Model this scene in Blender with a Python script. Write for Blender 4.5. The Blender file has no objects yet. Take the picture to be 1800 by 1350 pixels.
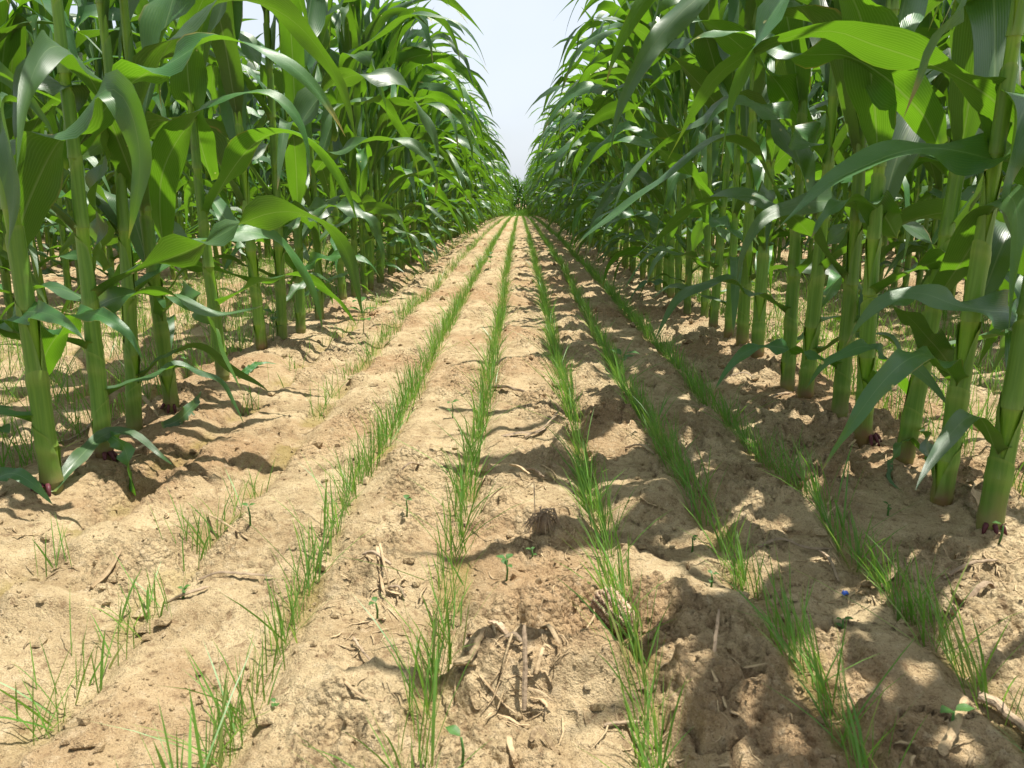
import bpy, math, random
import numpy as np
from mathutils import Vector, Matrix, Euler

R = math.radians
random.seed(11)
rng = np.random.default_rng(11)
sc = bpy.context.scene
COL = sc.collection

# ------------------------------------------------------------------ camera
F = 1352.0                      # focal length in pixels of the 1800 px wide photograph
CAM_H = 0.5
PITCH = math.atan((675 - 345) / F)
YAW = math.atan(13 / F)         # the row runs a touch to the right of the picture centre
cam_d = bpy.data.cameras.new('camera')
cam = bpy.data.objects.new('camera', cam_d)
COL.objects.link(cam)
cam_d.sensor_width = 36
cam_d.lens = F / 1800 * 36
cam.location = (0, 0, CAM_H)
cam.rotation_euler = (math.pi / 2 - PITCH, 0, YAW)
cam_d.clip_start = 0.02
cam_d.clip_end = 3000
cam_d.dof.use_dof = True
cam_d.dof.focus_distance = 2.4
cam_d.dof.aperture_fstop = 20
sc.camera = cam

# ------------------------------------------------------------------ sky and sun
SUN_EL, SUN_AZ = R(72.5), R(56)   # azimuth clockwise from +Y: the sun is high, to the right and a little ahead
w = bpy.data.worlds.new('World')
sc.world = w
w.use_nodes = True
nt = w.node_tree
nt.nodes.clear()
sky = nt.nodes.new('ShaderNodeTexSky')
sky.sky_type = 'NISHITA'
sky.sun_disc = False
sky.sun_elevation = SUN_EL
sky.sun_rotation = SUN_AZ
sky.air_density = 1.0
sky.dust_density = 2.0
sky.ozone_density = 1.0
tc = nt.nodes.new('ShaderNodeTexCoord')
nz = nt.nodes.new('ShaderNodeTexNoise')
nz.inputs['Scale'].default_value = 4.0
nz.inputs['Detail'].default_value = 4
nt.links.new(tc.outputs['Generated'], nz.inputs['Vector'])
hs = nt.nodes.new('ShaderNodeHueSaturation')
hs.inputs['Saturation'].default_value = 0.45
nt.links.new(sky.outputs[0], hs.inputs['Color'])
veil = nt.nodes.new('ShaderNodeMix')            # thin high cloud, the same over the whole sky
veil.data_type = 'RGBA'
mr = nt.nodes.new('ShaderNodeMapRange')
mr.inputs[1].default_value = 0.35
mr.inputs[2].default_value = 0.7
mr.inputs[3].default_value = 0.25
mr.inputs[4].default_value = 0.95
nt.links.new(nz.outputs[0], mr.inputs[0])
nt.links.new(mr.outputs[0], veil.inputs[0])
nt.links.new(hs.outputs[0], veil.inputs[6])
veil.inputs[7].default_value = (4.7, 5.15, 5.8, 1)
bg = nt.nodes.new('ShaderNodeBackground')
bg.inputs['Strength'].default_value = 0.104
nt.links.new(veil.outputs[2], bg.inputs['Color'])
wo = nt.nodes.new('ShaderNodeOutputWorld')
nt.links.new(bg.outputs[0], wo.inputs[0])

sun_d = bpy.data.lights.new('sun', 'SUN')
sun_d.energy = 5.0
sun_d.angle = R(0.55)
sun_d.color = (1.0, 0.95, 0.86)
sun = bpy.data.objects.new('sun', sun_d)
COL.objects.link(sun)
sdir = Vector((math.sin(SUN_AZ) * math.cos(SUN_EL), math.cos(SUN_AZ) * math.cos(SUN_EL), math.sin(SUN_EL)))
sun.rotation_euler = sdir.to_track_quat('Z', 'Y').to_euler()
sun.location = sdir * 60

vs = sc.view_settings
vs.view_transform = 'Standard'
vs.look = 'None'
vs.gamma = 1
vs.use_curve_mapping = False
vs.exposure = 0.88
cy = sc.cycles
cy.max_bounces = 8
cy.diffuse_bounces = 4
cy.glossy_bounces = 3
cy.transmission_bounces = 5
cy.use_denoising = True
cy.sample_clamp_indirect = 6

# ------------------------------------------------------------------ noise
def _hash(ix, iy, seed):
    h = (ix.astype(np.int64) * 374761393 + iy.astype(np.int64) * 668265263 + seed * 974711) & 0xFFFFFFFF
    h = ((h ^ (h >> 13)) * 1274126177) & 0xFFFFFFFF
    return h ^ (h >> 16)

def perlin(x, y, seed=0):
    x = np.asarray(x, float); y = np.asarray(y, float)
    ix = np.floor(x); iy = np.floor(y)
    fx = x - ix; fy = y - iy
    u = fx * fx * fx * (fx * (fx * 6 - 15) + 10)
    v = fy * fy * fy * (fy * (fy * 6 - 15) + 10)
    def g(a, b, dx, dy):
        an = _hash(a, b, seed) * (2 * np.pi / 4294967296.0)
        return np.cos(an) * dx + np.sin(an) * dy
    n0 = g(ix, iy, fx, fy); n1 = g(ix + 1, iy, fx - 1, fy)
    n2 = g(ix, iy + 1, fx, fy - 1); n3 = g(ix + 1, iy + 1, fx - 1, fy - 1)
    return ((n0 * (1 - u) + n1 * u) * (1 - v) + (n2 * (1 - u) + n3 * u) * v) * 1.5

def fbm(x, y, seed=0, octv=4, gain=0.5):
    t = 0; a = 1.0; f = 1.0
    for k in range(octv):
        t = t + a * perlin(x * f + 17.3 * k, y * f - 9.1 * k, seed + k)
        a *= gain; f *= 2.03
    return t

def worley(x, y, seed=0):
    ix = np.floor(x); iy = np.floor(y)
    f1 = np.full(np.shape(x), 9.0); f2 = f1.copy(); cid = np.zeros(np.shape(x))
    for a in (-1, 0, 1):
        for b in (-1, 0, 1):
            h = _hash(ix + a, iy + b, seed)
            px = ix + a + (h & 0xFFFF) / 65536.0
            py = iy + b + (h >> 16) / 65536.0
            d = np.hypot(px - x, py - y)
            near = d < f1
            f2 = np.where(near, f1, np.minimum(f2, d))
            cid = np.where(near, (h & 1023) / 1023.0, cid)
            f1 = np.where(near, d, f1)
    return f1, f2, cid

def sstep(a, b, x):
    t = np.clip((x - a) / (b - a), 0, 1)
    return t * t * (3 - 2 * t)

# ------------------------------------------------------------------ pixel of the photograph -> place
_cr = Euler((math.pi / 2 - PITCH, 0, YAW)).to_matrix()
def at(px, py, depth):
    d = _cr @ Vector(((px - 900) / F, -(py - 675) / F, -1))
    return Vector((0, 0, CAM_H)) + d * (depth / d.y)
def on_ground(px, py, z=0.0):
    d = _cr @ Vector(((px - 900) / F, -(py - 675) / F, -1))
    return Vector((0, 0, CAM_H)) + d * ((z - CAM_H) / d.z)

# ------------------------------------------------------------------ the lie of the land
CORN_L, CORN_R = -0.80, 0.725
BAY = 1.20
GRASS_ROWS = [-0.665, -0.478, -0.278, -0.082, 0.128, 0.300, 0.480]
ALL_GRASS = GRASS_ROWS + [CORN_L - .15 - .18 * k for k in range(6)] + [CORN_R + .15 + .18 * k for k in range(6)]
CORN_X = [CORN_L - BAY * k for k in range(9)] + [CORN_R + BAY * k for k in range(9)]

def row_wobble(y, k):
    return 0.010 * perlin(y * 1.3 + 31.7 * k, y * 0 + k * 3.3, 5) + 0.012 * perlin(y * .35 + 7.7 * k, y * 0 + 1.1, 6)

MOUNDS = [  # clods and heaves that the photograph shows large: pixel, half sizes in metres, height
    (960, 1195, .105, .045, .048), (905, 925, .05, .04, .022), (1010, 940, .06, .035, .018), (960, 1060, .10, .05, .020),
    (1230, 1080, .08, .07, .020), (1300, 960, .07, .06, .014), (700, 1010, .07, .07, .016), (1240, 1200, .09, .07, .016),
    (1560, 1150, .10, .06, .018), (1420, 920, .07, .07, .012), (960, 800, .08, .05, .018), (1010, 760, .07, .05, .016),
    (1170, 870, .09, .08, .016), (1700, 1110, .06, .05, .025), (560, 1160, .10, .08, .012), (60, 1070, .06, .04, .022),
    (300, 840, .10, .05, .02), (430, 790, .09, .06, .02), (200, 960, .10, .05, .022), (720, 860, .06, .06, .014),
    (1100, 740, .07, .05, .014), (640, 1240, .07, .05, .012), (1060, 1230, .05, .04, .012), (1010, 905, .05, .03, .012)]
_MG = [(on_ground(a, b), c, d, e) for a, b, c, d, e in MOUNDS]

def soil(x, y):
    """height of the ground, and masks for its colour"""
    x = np.asarray(x, float); y = np.asarray(y, float)
    z = -0.45 * np.clip((y - 5) / 33, 0, 1) ** 1.8
    fade = 1 / (1 + np.maximum(y - 12, 0) * .03)
    xm = np.min([np.abs(x - c) for c in CORN_X], axis=0)
    z = z + 0.016 * np.exp(-(xm / .10) ** 2)
    big = fbm(x * 3.1, y * 2.2, 21, 3)
    z = z + 0.016 * big * fade + 0.007 * fbm(x * 10, y * 8, 27, 2) * fade
    fur = np.zeros_like(x)
    for k, gx in enumerate(ALL_GRASS):
        d = x - gx - row_wobble(y, k)
        fur = np.maximum(fur, np.exp(-(d / .024) ** 2))
    brk = .55 + .45 * perlin(x * 2.1, y * 3.3, 77)
    z = z - 0.025 * np.clip(fur * 1.35, 0, 1) * np.clip(brk, .25, 1.1)
    rough = sstep(-.25, .45, fbm(x * 4.2 + 3, y * 3.4, 41, 3) + .35 * sstep(-.1, .45, np.abs(x)) * (x > 0) - .12 * (x < -.1))
    far = sstep(2.5, 6, y)
    rough = np.clip(np.maximum(rough, far * .75), .08, 1) * (1 - .55 * fur)
    wx = x + .020 * fbm(x * 20, y * 20, 91, 3); wy = y + .020 * fbm(x * 20 + 9, y * 20, 92, 3)
    f1, f2, cid = worley(wx * 17, wy * 15, 55)
    lump = sstep(0, .26, f2 - f1) * (cid > .5) * (cid - .3) * (1 - .35 * f1)
    z = z + 0.034 * lump * rough
    g1, g2, cid2 = worley(wx * 48, wy * 44, 57)
    z = z + 0.0105 * sstep(0, .30, g2 - g1) * (cid2 > .25) * cid2 * (1 - .4 * g1) * rough
    z = z + 0.0085 * (1 - 2 * np.abs(fbm(x * 26, y * 24, 61, 3))) * (0.25 + rough) * .7
    z = z + 0.0034 * (.35 - np.abs(fbm(x * 70, y * 66, 71, 2)))
    bm = np.zeros_like(x)
    for p, a, b, h in _MG:
        dx = (x - p.x) / a; dy = (y - p.y) / b
        wv = 1 + .55 * fbm(x * 24 + p.x * 9, y * 24, 33, 3)
        m = np.exp(-((dx * dx + dy * dy) * wv) ** 1.6)
        z = z + h * m; bm = np.maximum(bm, m)
    c1, c2, _ = worley((wx + .02 * fbm(x * 9, y * 9, 13, 2)) * 6.3, (wy + .02 * fbm(x * 9 + 4, y * 9, 14, 2)) * 6.3, 15)
    cw = (c2 - c1)
    cm = sstep(-.20, .35, fbm(x * 2.3 + 8, y * 2.3, 19, 2) + .1)
    wd = .016 + .028 * cm
    crack = (1 - sstep(0, wd, cw)) * cm * (1 - far) * (1 - .6 * rough)
    z = z - 0.018 * crack
    return z, rough, fur, crack

def H(x, y):
    return float(soil(np.array([x]), np.array([y]))[0][0])
def ground_at(px, py, lift=0.0):
    p = on_ground(px, py)
    for _ in range(3):
        p = on_ground(px, py, H(p.x, p.y))
    p.z = H(p.x, p.y) + lift
    return p

# ------------------------------------------------------------------ mesh helpers
def np_mesh(name, V, Q, mat=None, attrs=None, smooth=True, uv=None):
    V = np.asarray(V, np.float32); Q = np.asarray(Q, np.int32)
    me = bpy.data.meshes.new(name)
    me.vertices.add(len(V)); me.vertices.foreach_set('co', V.ravel())
    k = Q.shape[1]
    me.loops.add(Q.size); me.loops.foreach_set('vertex_index', Q.ravel())
    me.polygons.add(len(Q))
    me.polygons.foreach_set('loop_start', np.arange(0, Q.size, k, dtype=np.int32))
    me.polygons.foreach_set('use_smooth', np.full(len(Q), smooth))
    for n, a in (attrs or {}).items():
        a = np.asarray(a, np.float32)
        at_ = me.attributes.new(n, 'FLOAT', 'POINT'); at_.data.foreach_set('value', a.ravel())
    if mat: me.materials.append(mat)
    me.update(calc_edges=True)
    me.validate()
    return me

def link(name, me, parent=None, loc=None):
    o = bpy.data.objects.new(name, me)
    COL.objects.link(o)
    if parent: o.parent = parent
    if loc is not None: o.location = loc
    return o
def tag(o, label=None, cat=None, group=None, kind=None):
    if label: o['label'] = label
    if cat: o['category'] = cat
    if group: o['group'] = group
    if kind: o['kind'] = kind
    return o
def empty(name, loc, label, cat, group=None):
    o = bpy.data.objects.new(name, None); COL.objects.link(o)
    o.empty_display_size = .05
    o.location = loc
    return tag(o, label, cat, group)

def grid_quads(n, m, wrap=False):
    i = np.arange(n - 1)[:, None]; j = np.arange(m if wrap else m - 1)[None, :]
    a = i * m + j; b = (i + 1) * m + j; c = (i + 1) * m + (j + 1) % m; d = i * m + (j + 1) % m
    return np.stack([a, b, c, d], -1).reshape(-1, 4)

def smooth_path(pts, n):
    P = np.array([list(p) for p in pts], float)
    P = np.vstack([2 * P[0] - P[1], P, 2 * P[-1] - P[-2]])
    out = []
    for k in range(1, len(P) - 2):
        for t in np.linspace(0, 1, 12, endpoint=False):
            a, b, c, d = P[k - 1:k + 3]
            out.append(.5 * (2 * b + (c - a) * t + (2 * a - 5 * b + 4 * c - d) * t * t + (3 * b - a - 3 * c + d) * t ** 3))
    out.append(P[-2]); out = np.array(out)
    s = np.concatenate([[0], np.cumsum(np.linalg.norm(np.diff(out, axis=0), axis=1))])
    ts = np.linspace(0, s[-1], n)
    return np.stack([np.interp(ts, s, out[:, k]) for k in range(3)], 1), s[-1]

def tube(pts, rad, sides=8, rough=0.0, flat=1.0, seed=0, caps=True):
    P = np.array([list(p) for p in pts], float); n = len(P)
    rad = np.broadcast_to(np.asarray(rad, float), (n,))
    T = np.gradient(P, axis=0); T /= np.linalg.norm(T, axis=1, keepdims=True) + 1e-9
    up = np.array([0, 0, 1.0]) if abs(T[0][2]) < .9 else np.array([1.0, 0, 0])
    V = []; r_ = np.random.default_rng(seed); groove = 1 + rough * r_.normal(0, 1, sides)
    for i in range(n):
        A = np.cross(T[i], up); A /= np.linalg.norm(A) + 1e-9
        B = np.cross(A, T[i])
        for j in range(sides):
            f = 2 * np.pi * j / sides
            rr = rad[i] * groove[j] * (1 + .25 * rough * r_.normal())
            V.append(P[i] + A * math.cos(f) * rr + B * math.sin(f) * rr * flat)
    Q = grid_quads(n, sides, True)[:, ::-1]
    V = np.array(V)
    if caps:
        e = len(V); V = np.vstack([V, P[:1], P[-1:]])
        q = [[e, (j + 1) % sides, j, j] for j in range(sides)]
        b = (n - 1) * sides
        q += [[e + 1, b + j, b + (j + 1) % sides, b + (j + 1) % sides] for j in range(sides)]
        return V, Q, np.array(q)
    return V, Q, np.zeros((0, 4), int)

def tube_mesh(name, pts, rad, mat, **kw):
    V, Q, caps = tube(pts, rad, **kw)
    me = bpy.data.meshes.new(name)
    faces = [tuple(q) for q in Q] + [tuple(dict.fromkeys(c)) for c in caps.tolist()]
    me.from_pydata([tuple(v) for v in V], [], faces)
    me.materials.append(mat)
    me.polygons.foreach_set('use_smooth', np.full(len(me.polygons), True))
    me.update()
    return me

# ------------------------------------------------------------------ materials
class N:
    def __init__(s, name):
        s.m = bpy.data.materials.new(name); s.m.use_nodes = True
        s.t = s.m.node_tree; s.t.nodes.clear()
        s.out = s.t.nodes.new('ShaderNodeOutputMaterial')
    def n(s, typ, **kw):
        x = s.t.nodes.new('ShaderNode' + typ)
        for k, v in kw.items(): setattr(x, k, v)
        return x
    def set(s, sock, v):
        if isinstance(v, bpy.types.NodeSocket): s.t.links.new(v, sock)
        elif isinstance(v, (tuple, list)) and len(v) == 3 and sock.type == 'RGBA': sock.default_value = (*v, 1)
        else: sock.default_value = v
    def math(s, op, a, b=0.0, c=0.0, clamp=False):
        x = s.n('Math', operation=op, use_clamp=clamp)
        s.set(x.inputs[0], a); s.set(x.inputs[1], b); s.set(x.inputs[2], c)
        return x.outputs[0]
    def mix(s, f, a, b, blend='MIX'):
        x = s.n('Mix', data_type='RGBA', blend_type=blend)
        s.set(x.inputs[0], f); s.set(x.inputs[6], a); s.set(x.inputs[7], b)
        return x.outputs[2]
    def ramp(s, v, a, b, lo=0.0, hi=1.0):
        x = s.n('MapRange', interpolation_type='SMOOTHSTEP')
        s.set(x.inputs[0], v); s.set(x.inputs[1], a); s.set(x.inputs[2], b); s.set(x.inputs[3], lo); s.set(x.inputs[4], hi)
        return x.outputs[0]
    def noise(s, scale, detail=3, vec=None, rough=.55, dist=0.0):
        x = s.n('TexNoise'); x.inputs['Scale'].default_value = scale; x.inputs['Detail'].default_value = detail
        x.inputs['Roughness'].default_value = rough; x.inputs['Distortion'].default_value = dist
        if vec is not None: s.set(x.inputs['Vector'], vec)
        return x.outputs[0]
    def attr(s, name):
        return s.n('Attribute', attribute_name=name).outputs['Fac']
    def obj(s):
        return s.n('TexCoord').outputs['Object']
    def rnd(s):
        return s.n('ObjectInfo').outputs['Random']
    def hsv(s, col, h=.5, sat=1.0, val=1.0):
        x = s.n('HueSaturation'); s.set(x.inputs['Color'], col); s.set(x.inputs['Hue'], h); s.set(x.inputs['Saturation'], sat); s.set(x.inputs['Value'], val)
        return x.outputs[0]
    def bump(s, h, strength, dist):
        x = s.n('Bump'); s.set(x.inputs['Height'], h); x.inputs['Strength'].default_value = strength; x.inputs['Distance'].default_value = dist
        return x.outputs[0]
    def bsdf(s, col, rough=.6, spec=.5, normal=None):
        x = s.n('BsdfPrincipled'); s.set(x.inputs['Base Color'], col); s.set(x.inputs['Roughness'], rough)
        s.set(x.inputs['Specular IOR Level'], spec)
        if normal is not None: s.set(x.inputs['Normal'], normal)
        return x.outputs[0]
    def finish(s, sh):
        s.t.links.new(sh, s.out.inputs[0]); return s.m
    def translucent(s, col, sh, fac, normal=None):
        x = s.n('BsdfTranslucent'); s.set(x.inputs[0], col)
        if normal is not None: s.set(x.inputs['Normal'], normal)
        m = s.n('MixShader'); s.set(m.inputs[0], fac); s.t.links.new(sh, m.inputs[1]); s.t.links.new(x.outputs[0], m.inputs[2])
        return m.outputs[0]

def leaf_material():
    m = N('corn_leaf')
    u, v, = m.attr('across'), m.attr('along')          # across -1..1, along 0..1
    au = m.math('ABSOLUTE', u)
    rib = m.math('SUBTRACT', 1.0, m.ramp(m.math('ADD', au, m.math('MULTIPLY', v, .06)), .03, .09))
    vein = m.math('SINE', m.math('MULTIPLY', u, 62.0))
    o = m.obj()
    rnd = m.rnd()
    var = m.noise(6.0, 3, o)
    back = m.n('NewGeometry').outputs['Backfacing']
    top = m.mix(m.ramp(var, .3, .7), (.034, .094, .034), (.056, .132, .041))
    under = m.mix(m.ramp(var, .3, .7), (.047, .105, .018), (.070, .136, .026))
    col = m.mix(back, top, under)
    col = m.mix(m.math('MULTIPLY', m.ramp(vein, .2, 1.0), m.mix(back, (.08, .08, .08), (.34, .34, .34))), col, (.10, .21, .06))
    col = m.mix(m.math('MULTIPLY', rib, .6), col, (.20, .31, .13))
    # yellow-green collar at the very base, brown dry margin and bleached flecks
    col = m.mix(m.ramp(v, .035, .0, 0, .8), col, (.30, .38, .08))
    edge = m.math('MULTIPLY', m.ramp(au, .90, 1.0), m.ramp(m.noise(9.0, 2, o), .58, .68))
    tip = m.math('MULTIPLY', m.ramp(m.math('ADD', v, m.math('MULTIPLY', m.math('SUBTRACT', var, .5), .25)), .93, 1.0), m.ramp(rnd, .35, .5))
    col = m.mix(m.math('MULTIPLY', m.math('MAXIMUM', edge, tip), .85), col, (.33, .22, .09))
    vor = m.n('TexVoronoi'); vor.inputs['Scale'].default_value = 26; m.set(vor.inputs['Vector'], o)
    sepc = m.n('SeparateColor'); m.set(sepc.inputs[0], vor.outputs['Color'])
    fleck = m.math('MULTIPLY', m.ramp(vor.outputs['Distance'], .11, .06), m.ramp(sepc.outputs[0], .80, .84))
    col = m.mix(fleck, col, (.50, .47, .20))
    col = m.hsv(col, m.math('ADD', .488, m.math('MULTIPLY', rnd, .024)), m.math('ADD', .92, m.math('MULTIPLY', rnd, .2)), m.math('ADD', .82, m.math('MULTIPLY', rnd, .4)))
    h = m.math('MULTIPLY', vein, .55)
    h = m.math('ADD', h, m.math('MULTIPLY', rib, -1.5))
    h = m.math('ADD', h, m.math('MULTIPLY', m.noise(60, 2, o), 1.2))
    nr = m.bump(h, .22, .0010)
    rough = m.math('ADD', m.mix(back, (.41, .41, .41), (.55, .55, .55)), m.math('MULTIPLY', m.math('SUBTRACT', var, .5), .22))
    sh = m.bsdf(col, rough, m.mix(back, (.7, .7, .7), (.3, .3, .3)), nr)
    tr = m.mix(m.math('MULTIPLY', m.ramp(vein, .0, 1.0), .35), (.145, .345, .010), (.27, .48, .030))
    tr = m.mix(m.math('MULTIPLY', rib, .6), tr, (.20, .30, .05))
    tr = m.mix(fleck, tr, (.75, .70, .30))
    tr = m.hsv(tr, .5, 1.0, m.math('ADD', .8, m.math('MULTIPLY', rnd, .4)))
    return m.finish(m.translucent(tr, sh, .30))

def stalk_material():
    m = N('corn_stalk')
    o = m.obj(); rnd = m.rnd()
    sx = m.n('SeparateXYZ'); m.set(sx.inputs[0], o)
    st = m.n('Mapping'); m.set(st.inputs['Vector'], o); st.inputs['Scale'].default_value = (1, 1, .04)
    streak = m.noise(220, 3, st.outputs[0])
    blot = m.noise(26, 4, o)
    node, sheath, seam = m.attr('node'), m.attr('sheath'), m.attr('seam')
    core = m.mix(m.ramp(streak, .3, .7), (.135, .285, .012), (.21, .38, .024))
    shc = m.mix(m.ramp(streak, .3, .7), (.095, .215, .022), (.155, .30, .038))
    col = m.mix(sheath, core, shc)
    col = m.mix(m.math('MULTIPLY', node, .30), col, (.36, .42, .10))
    col = m.mix(m.math('MULTIPLY', seam, .35), col, (.24, .34, .10))
    col = m.mix(m.math('MULTIPLY', m.ramp(blot, .62, .72), .35), col, (.10, .11, .035))
    foot = m.ramp(m.math('ADD', sx.outputs[2], m.math('MULTIPLY', m.math('SUBTRACT', blot, .5), .10)), .065, -.005)
    col = m.mix(m.math('MULTIPLY', foot, .8), col, m.mix(m.ramp(rnd, .3, .7), (.22, .17, .07), (.16, .045, .04)))
    col = m.hsv(col, .5, 1.0, m.math('ADD', .85, m.math('MULTIPLY', rnd, .3)))
    nr = m.bump(m.math('ADD', streak, m.math('MULTIPLY', m.noise(70, 2, o), .6)), .30, .0012)
    sh = m.bsdf(col, .46, .45, nr)
    return m.finish(m.translucent((.25, .42, .02), sh, .08))

def grass_material(name='grass_blade', warm=0.0):
    m = N(name)
    v, k = m.attr('along'), m.attr('tone')
    col = m.mix(k, (.070, .190, .030), (.140, .30, .048))
    col = m.mix(m.ramp(v, .22, .0), col, (.20, .21, .07))
    col = m.mix(m.math('MULTIPLY', m.ramp(k, .93, .99), .8), col, (.36, .30, .13))
    sh = m.bsdf(col, .42, .5)
    return m.finish(m.translucent((.26, .48, .045), sh, .38))

def soil_material():
    m = N('dry_soil')
    o = m.obj()
    a = m.noise(1.7, 5, o); b = m.noise(9.0, 6, o, .62); c = m.noise(60, 5, o, .65); d = m.noise(420, 3, o, .7)
    rough_, fur, crack = m.attr('rough'), m.attr('furrow'), m.attr('crack')
    col = m.mix(m.ramp(b, .34, .66), (.348, .255, .140), (.520, .405, .238))
    col = m.mix(m.math('MULTIPLY', m.ramp(a, .46, .62), .75), col, (.335, .205, .105))      # redder, damper crust
    col = m.mix(m.math('MULTIPLY', m.ramp(c, .52, .72), .5), col, (.58, .465, .31))
    col = m.mix(m.math('MULTIPLY', m.ramp(c, .46, .33), .75), col, (.21, .135, .072))
    col = m.mix(m.math('MULTIPLY', m.ramp(d, .56, .70), .45), col, (.66, .53, .35))
    col = m.mix(m.math('MULTIPLY', m.ramp(d, .45, .34), .7), col, (.16, .103, .058))
    alg = m.math('MULTIPLY', m.ramp(fur, .15, .75), m.ramp(m.noise(7.5, 4, o), .42, .60))  # thin green algae in the drill furrows
    col = m.mix(m.math('MULTIPLY', alg, .55), col, (.25, .195, .05))
    col = m.mix(m.math('MULTIPLY', crack, .5), col, (.15, .10, .06))
    h = m.math('ADD', m.math('MULTIPLY', c, 1.0), m.math('MULTIPLY', d, .55))
    vo = m.n('TexVoronoi'); vo.inputs['Scale'].default_value = 130; m.set(vo.inputs['Vector'], o)
    h = m.math('ADD', h, m.math('MULTIPLY', m.math('MULTIPLY', vo.outputs['Distance'], -.8), m.math('ADD', .2, rough_)))
    nr = m.bump(h, 1.0, .009)
    return m.finish(m.bsdf(col, .93, .15, nr))

def dry_material(name, c1, c2, scale=40, rough=.8):
    m = N(name)
    o = m.obj(); rnd = m.rnd()
    st = m.n('TexCoord').outputs['Generated']
    n1 = m.noise(scale, 4, o, .6); n2 = m.noise(scale * 6, 3, o)
    k = m.attr('tone')
    col = m.mix(m.ramp(n1, .3, .7), c1, c2)
    col = m.mix(m.math('MULTIPLY', k, .55), col, (c2[0] * 1.25, c2[1] * 1.25, c2[2] * 1.2))
    col = m.mix(m.math('MULTIPLY', m.ramp(n2, .55, .7), .5), col, (c1[0] * .45, c1[1] * .42, c1[2] * .4))
    col = m.hsv(col, .5, 1.0, m.math('ADD', .8, m.math('MULTIPLY', rnd, .4)))
    return m.finish(m.bsdf(col, rough, .25, m.bump(m.math('ADD', n1, n2), .6, .002)))

M_LEAF = leaf_material()
M_STALK = stalk_material()
M_GRASS = grass_material()
M_SOIL = soil_material()
M_STRAW = dry_material('dry_straw', (.27, .19, .105), (.43, .32, .19))
M_STICK = dry_material('weathered_stalk', (.20, .145, .095), (.36, .27, .18))
def cob_material():
    m = N('old_cob'); o = m.obj()
    k = m.math('ADD', m.attr('tone'), m.math('MULTIPLY', m.math('SUBTRACT', m.noise(260, 3, o), .5), .9))
    col = m.mix(m.ramp(k, .15, .55), (.13, .072, .045), (.36, .235, .15))
    col = m.mix(m.ramp(k, .55, .95), col, (.66, .52, .38))
    return m.finish(m.bsdf(col, .85, .2, m.bump(m.noise(420, 3, o), .7, .002)))
M_COB = cob_material()
M_CLOD = M_SOIL
def plain_leaf(name, c, t):
    m = N(name); o = m.obj()
    n1 = m.noise(60, 3, o); v = m.math('ABSOLUTE', m.attr('across'))
    col = m.mix(m.ramp(n1, .35, .7), c, tuple(x * 1.35 for x in c))
    col = m.mix(m.ramp(v, .10, .02, 0, .5), col, tuple(min(1, x * 2.2) for x in c))
    return m.finish(m.translucent(t, m.bsdf(col, .5, .4, m.bump(n1, .4, .001)), .32))
M_WEED = plain_leaf('weed_leaf', (.050, .125, .028), (.16, .32, .035))
M_SHOOT = plain_leaf('purple_root', (.085, .022, .028), (.08, .02, .02))
def blue_material():
    m = N('blue_plastic'); n1 = m.noise(300, 2, m.obj())
    return m.finish(m.bsdf(m.mix(n1, (.01, .06, .38), (.03, .14, .62)), .4, .5))
M_BLUE = blue_material()

# ------------------------------------------------------------------ ground
def build_ground():
    ys = [-400, -120, -40, -15, -6, -3, -1.6, -.8, -.3, 0, .15, .28, .38, .45]
    y = .45
    while y < 56:
        y += max(.0030, .0052 * y) if y < 9 else .011 * y
        ys.append(y)
    ys += [62, 75, 95, 130, 200, 400]
    ys = np.array(ys)
    nu = 560
    u = np.linspace(-1, 1, nu)
    u = np.sign(u) * (.72 * np.abs(u) + .28 * np.abs(u) ** 2.2)
    wdt = np.where(ys < 0, 1.2, np.minimum(.80 * np.abs(ys) + .55, 9.0))
    X = u[None, :] * wdt[:, None]
    side = np.array([1.6, 4.0])
    X = np.hstack([np.full((len(ys), 1), -400.), np.full((len(ys), 1), -40.), -(wdt * 1.6)[:, None] if False else np.full((len(ys), 1), -12.), X,
                   np.full((len(ys), 1), 12.), np.full((len(ys), 1), 40.), np.full((len(ys), 1), 400.)])
    Y = np.broadcast_to(ys[:, None], X.shape)
    z, ro, fu, cr = soil(X.ravel(), Y.ravel())
    V = np.stack([X.ravel(), Y.ravel(), z], 1)
    n, mcols = X.shape
    Q = grid_quads(n, mcols)[:, ::-1]
    me = np_mesh('soil', V, Q, M_SOIL, {'rough': ro, 'furrow': fu, 'crack': cr})
    o = link('soil', me)
    tag(o, 'dry tan cracked soil between the corn rows', None, None, 'structure')
build_ground()

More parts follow.
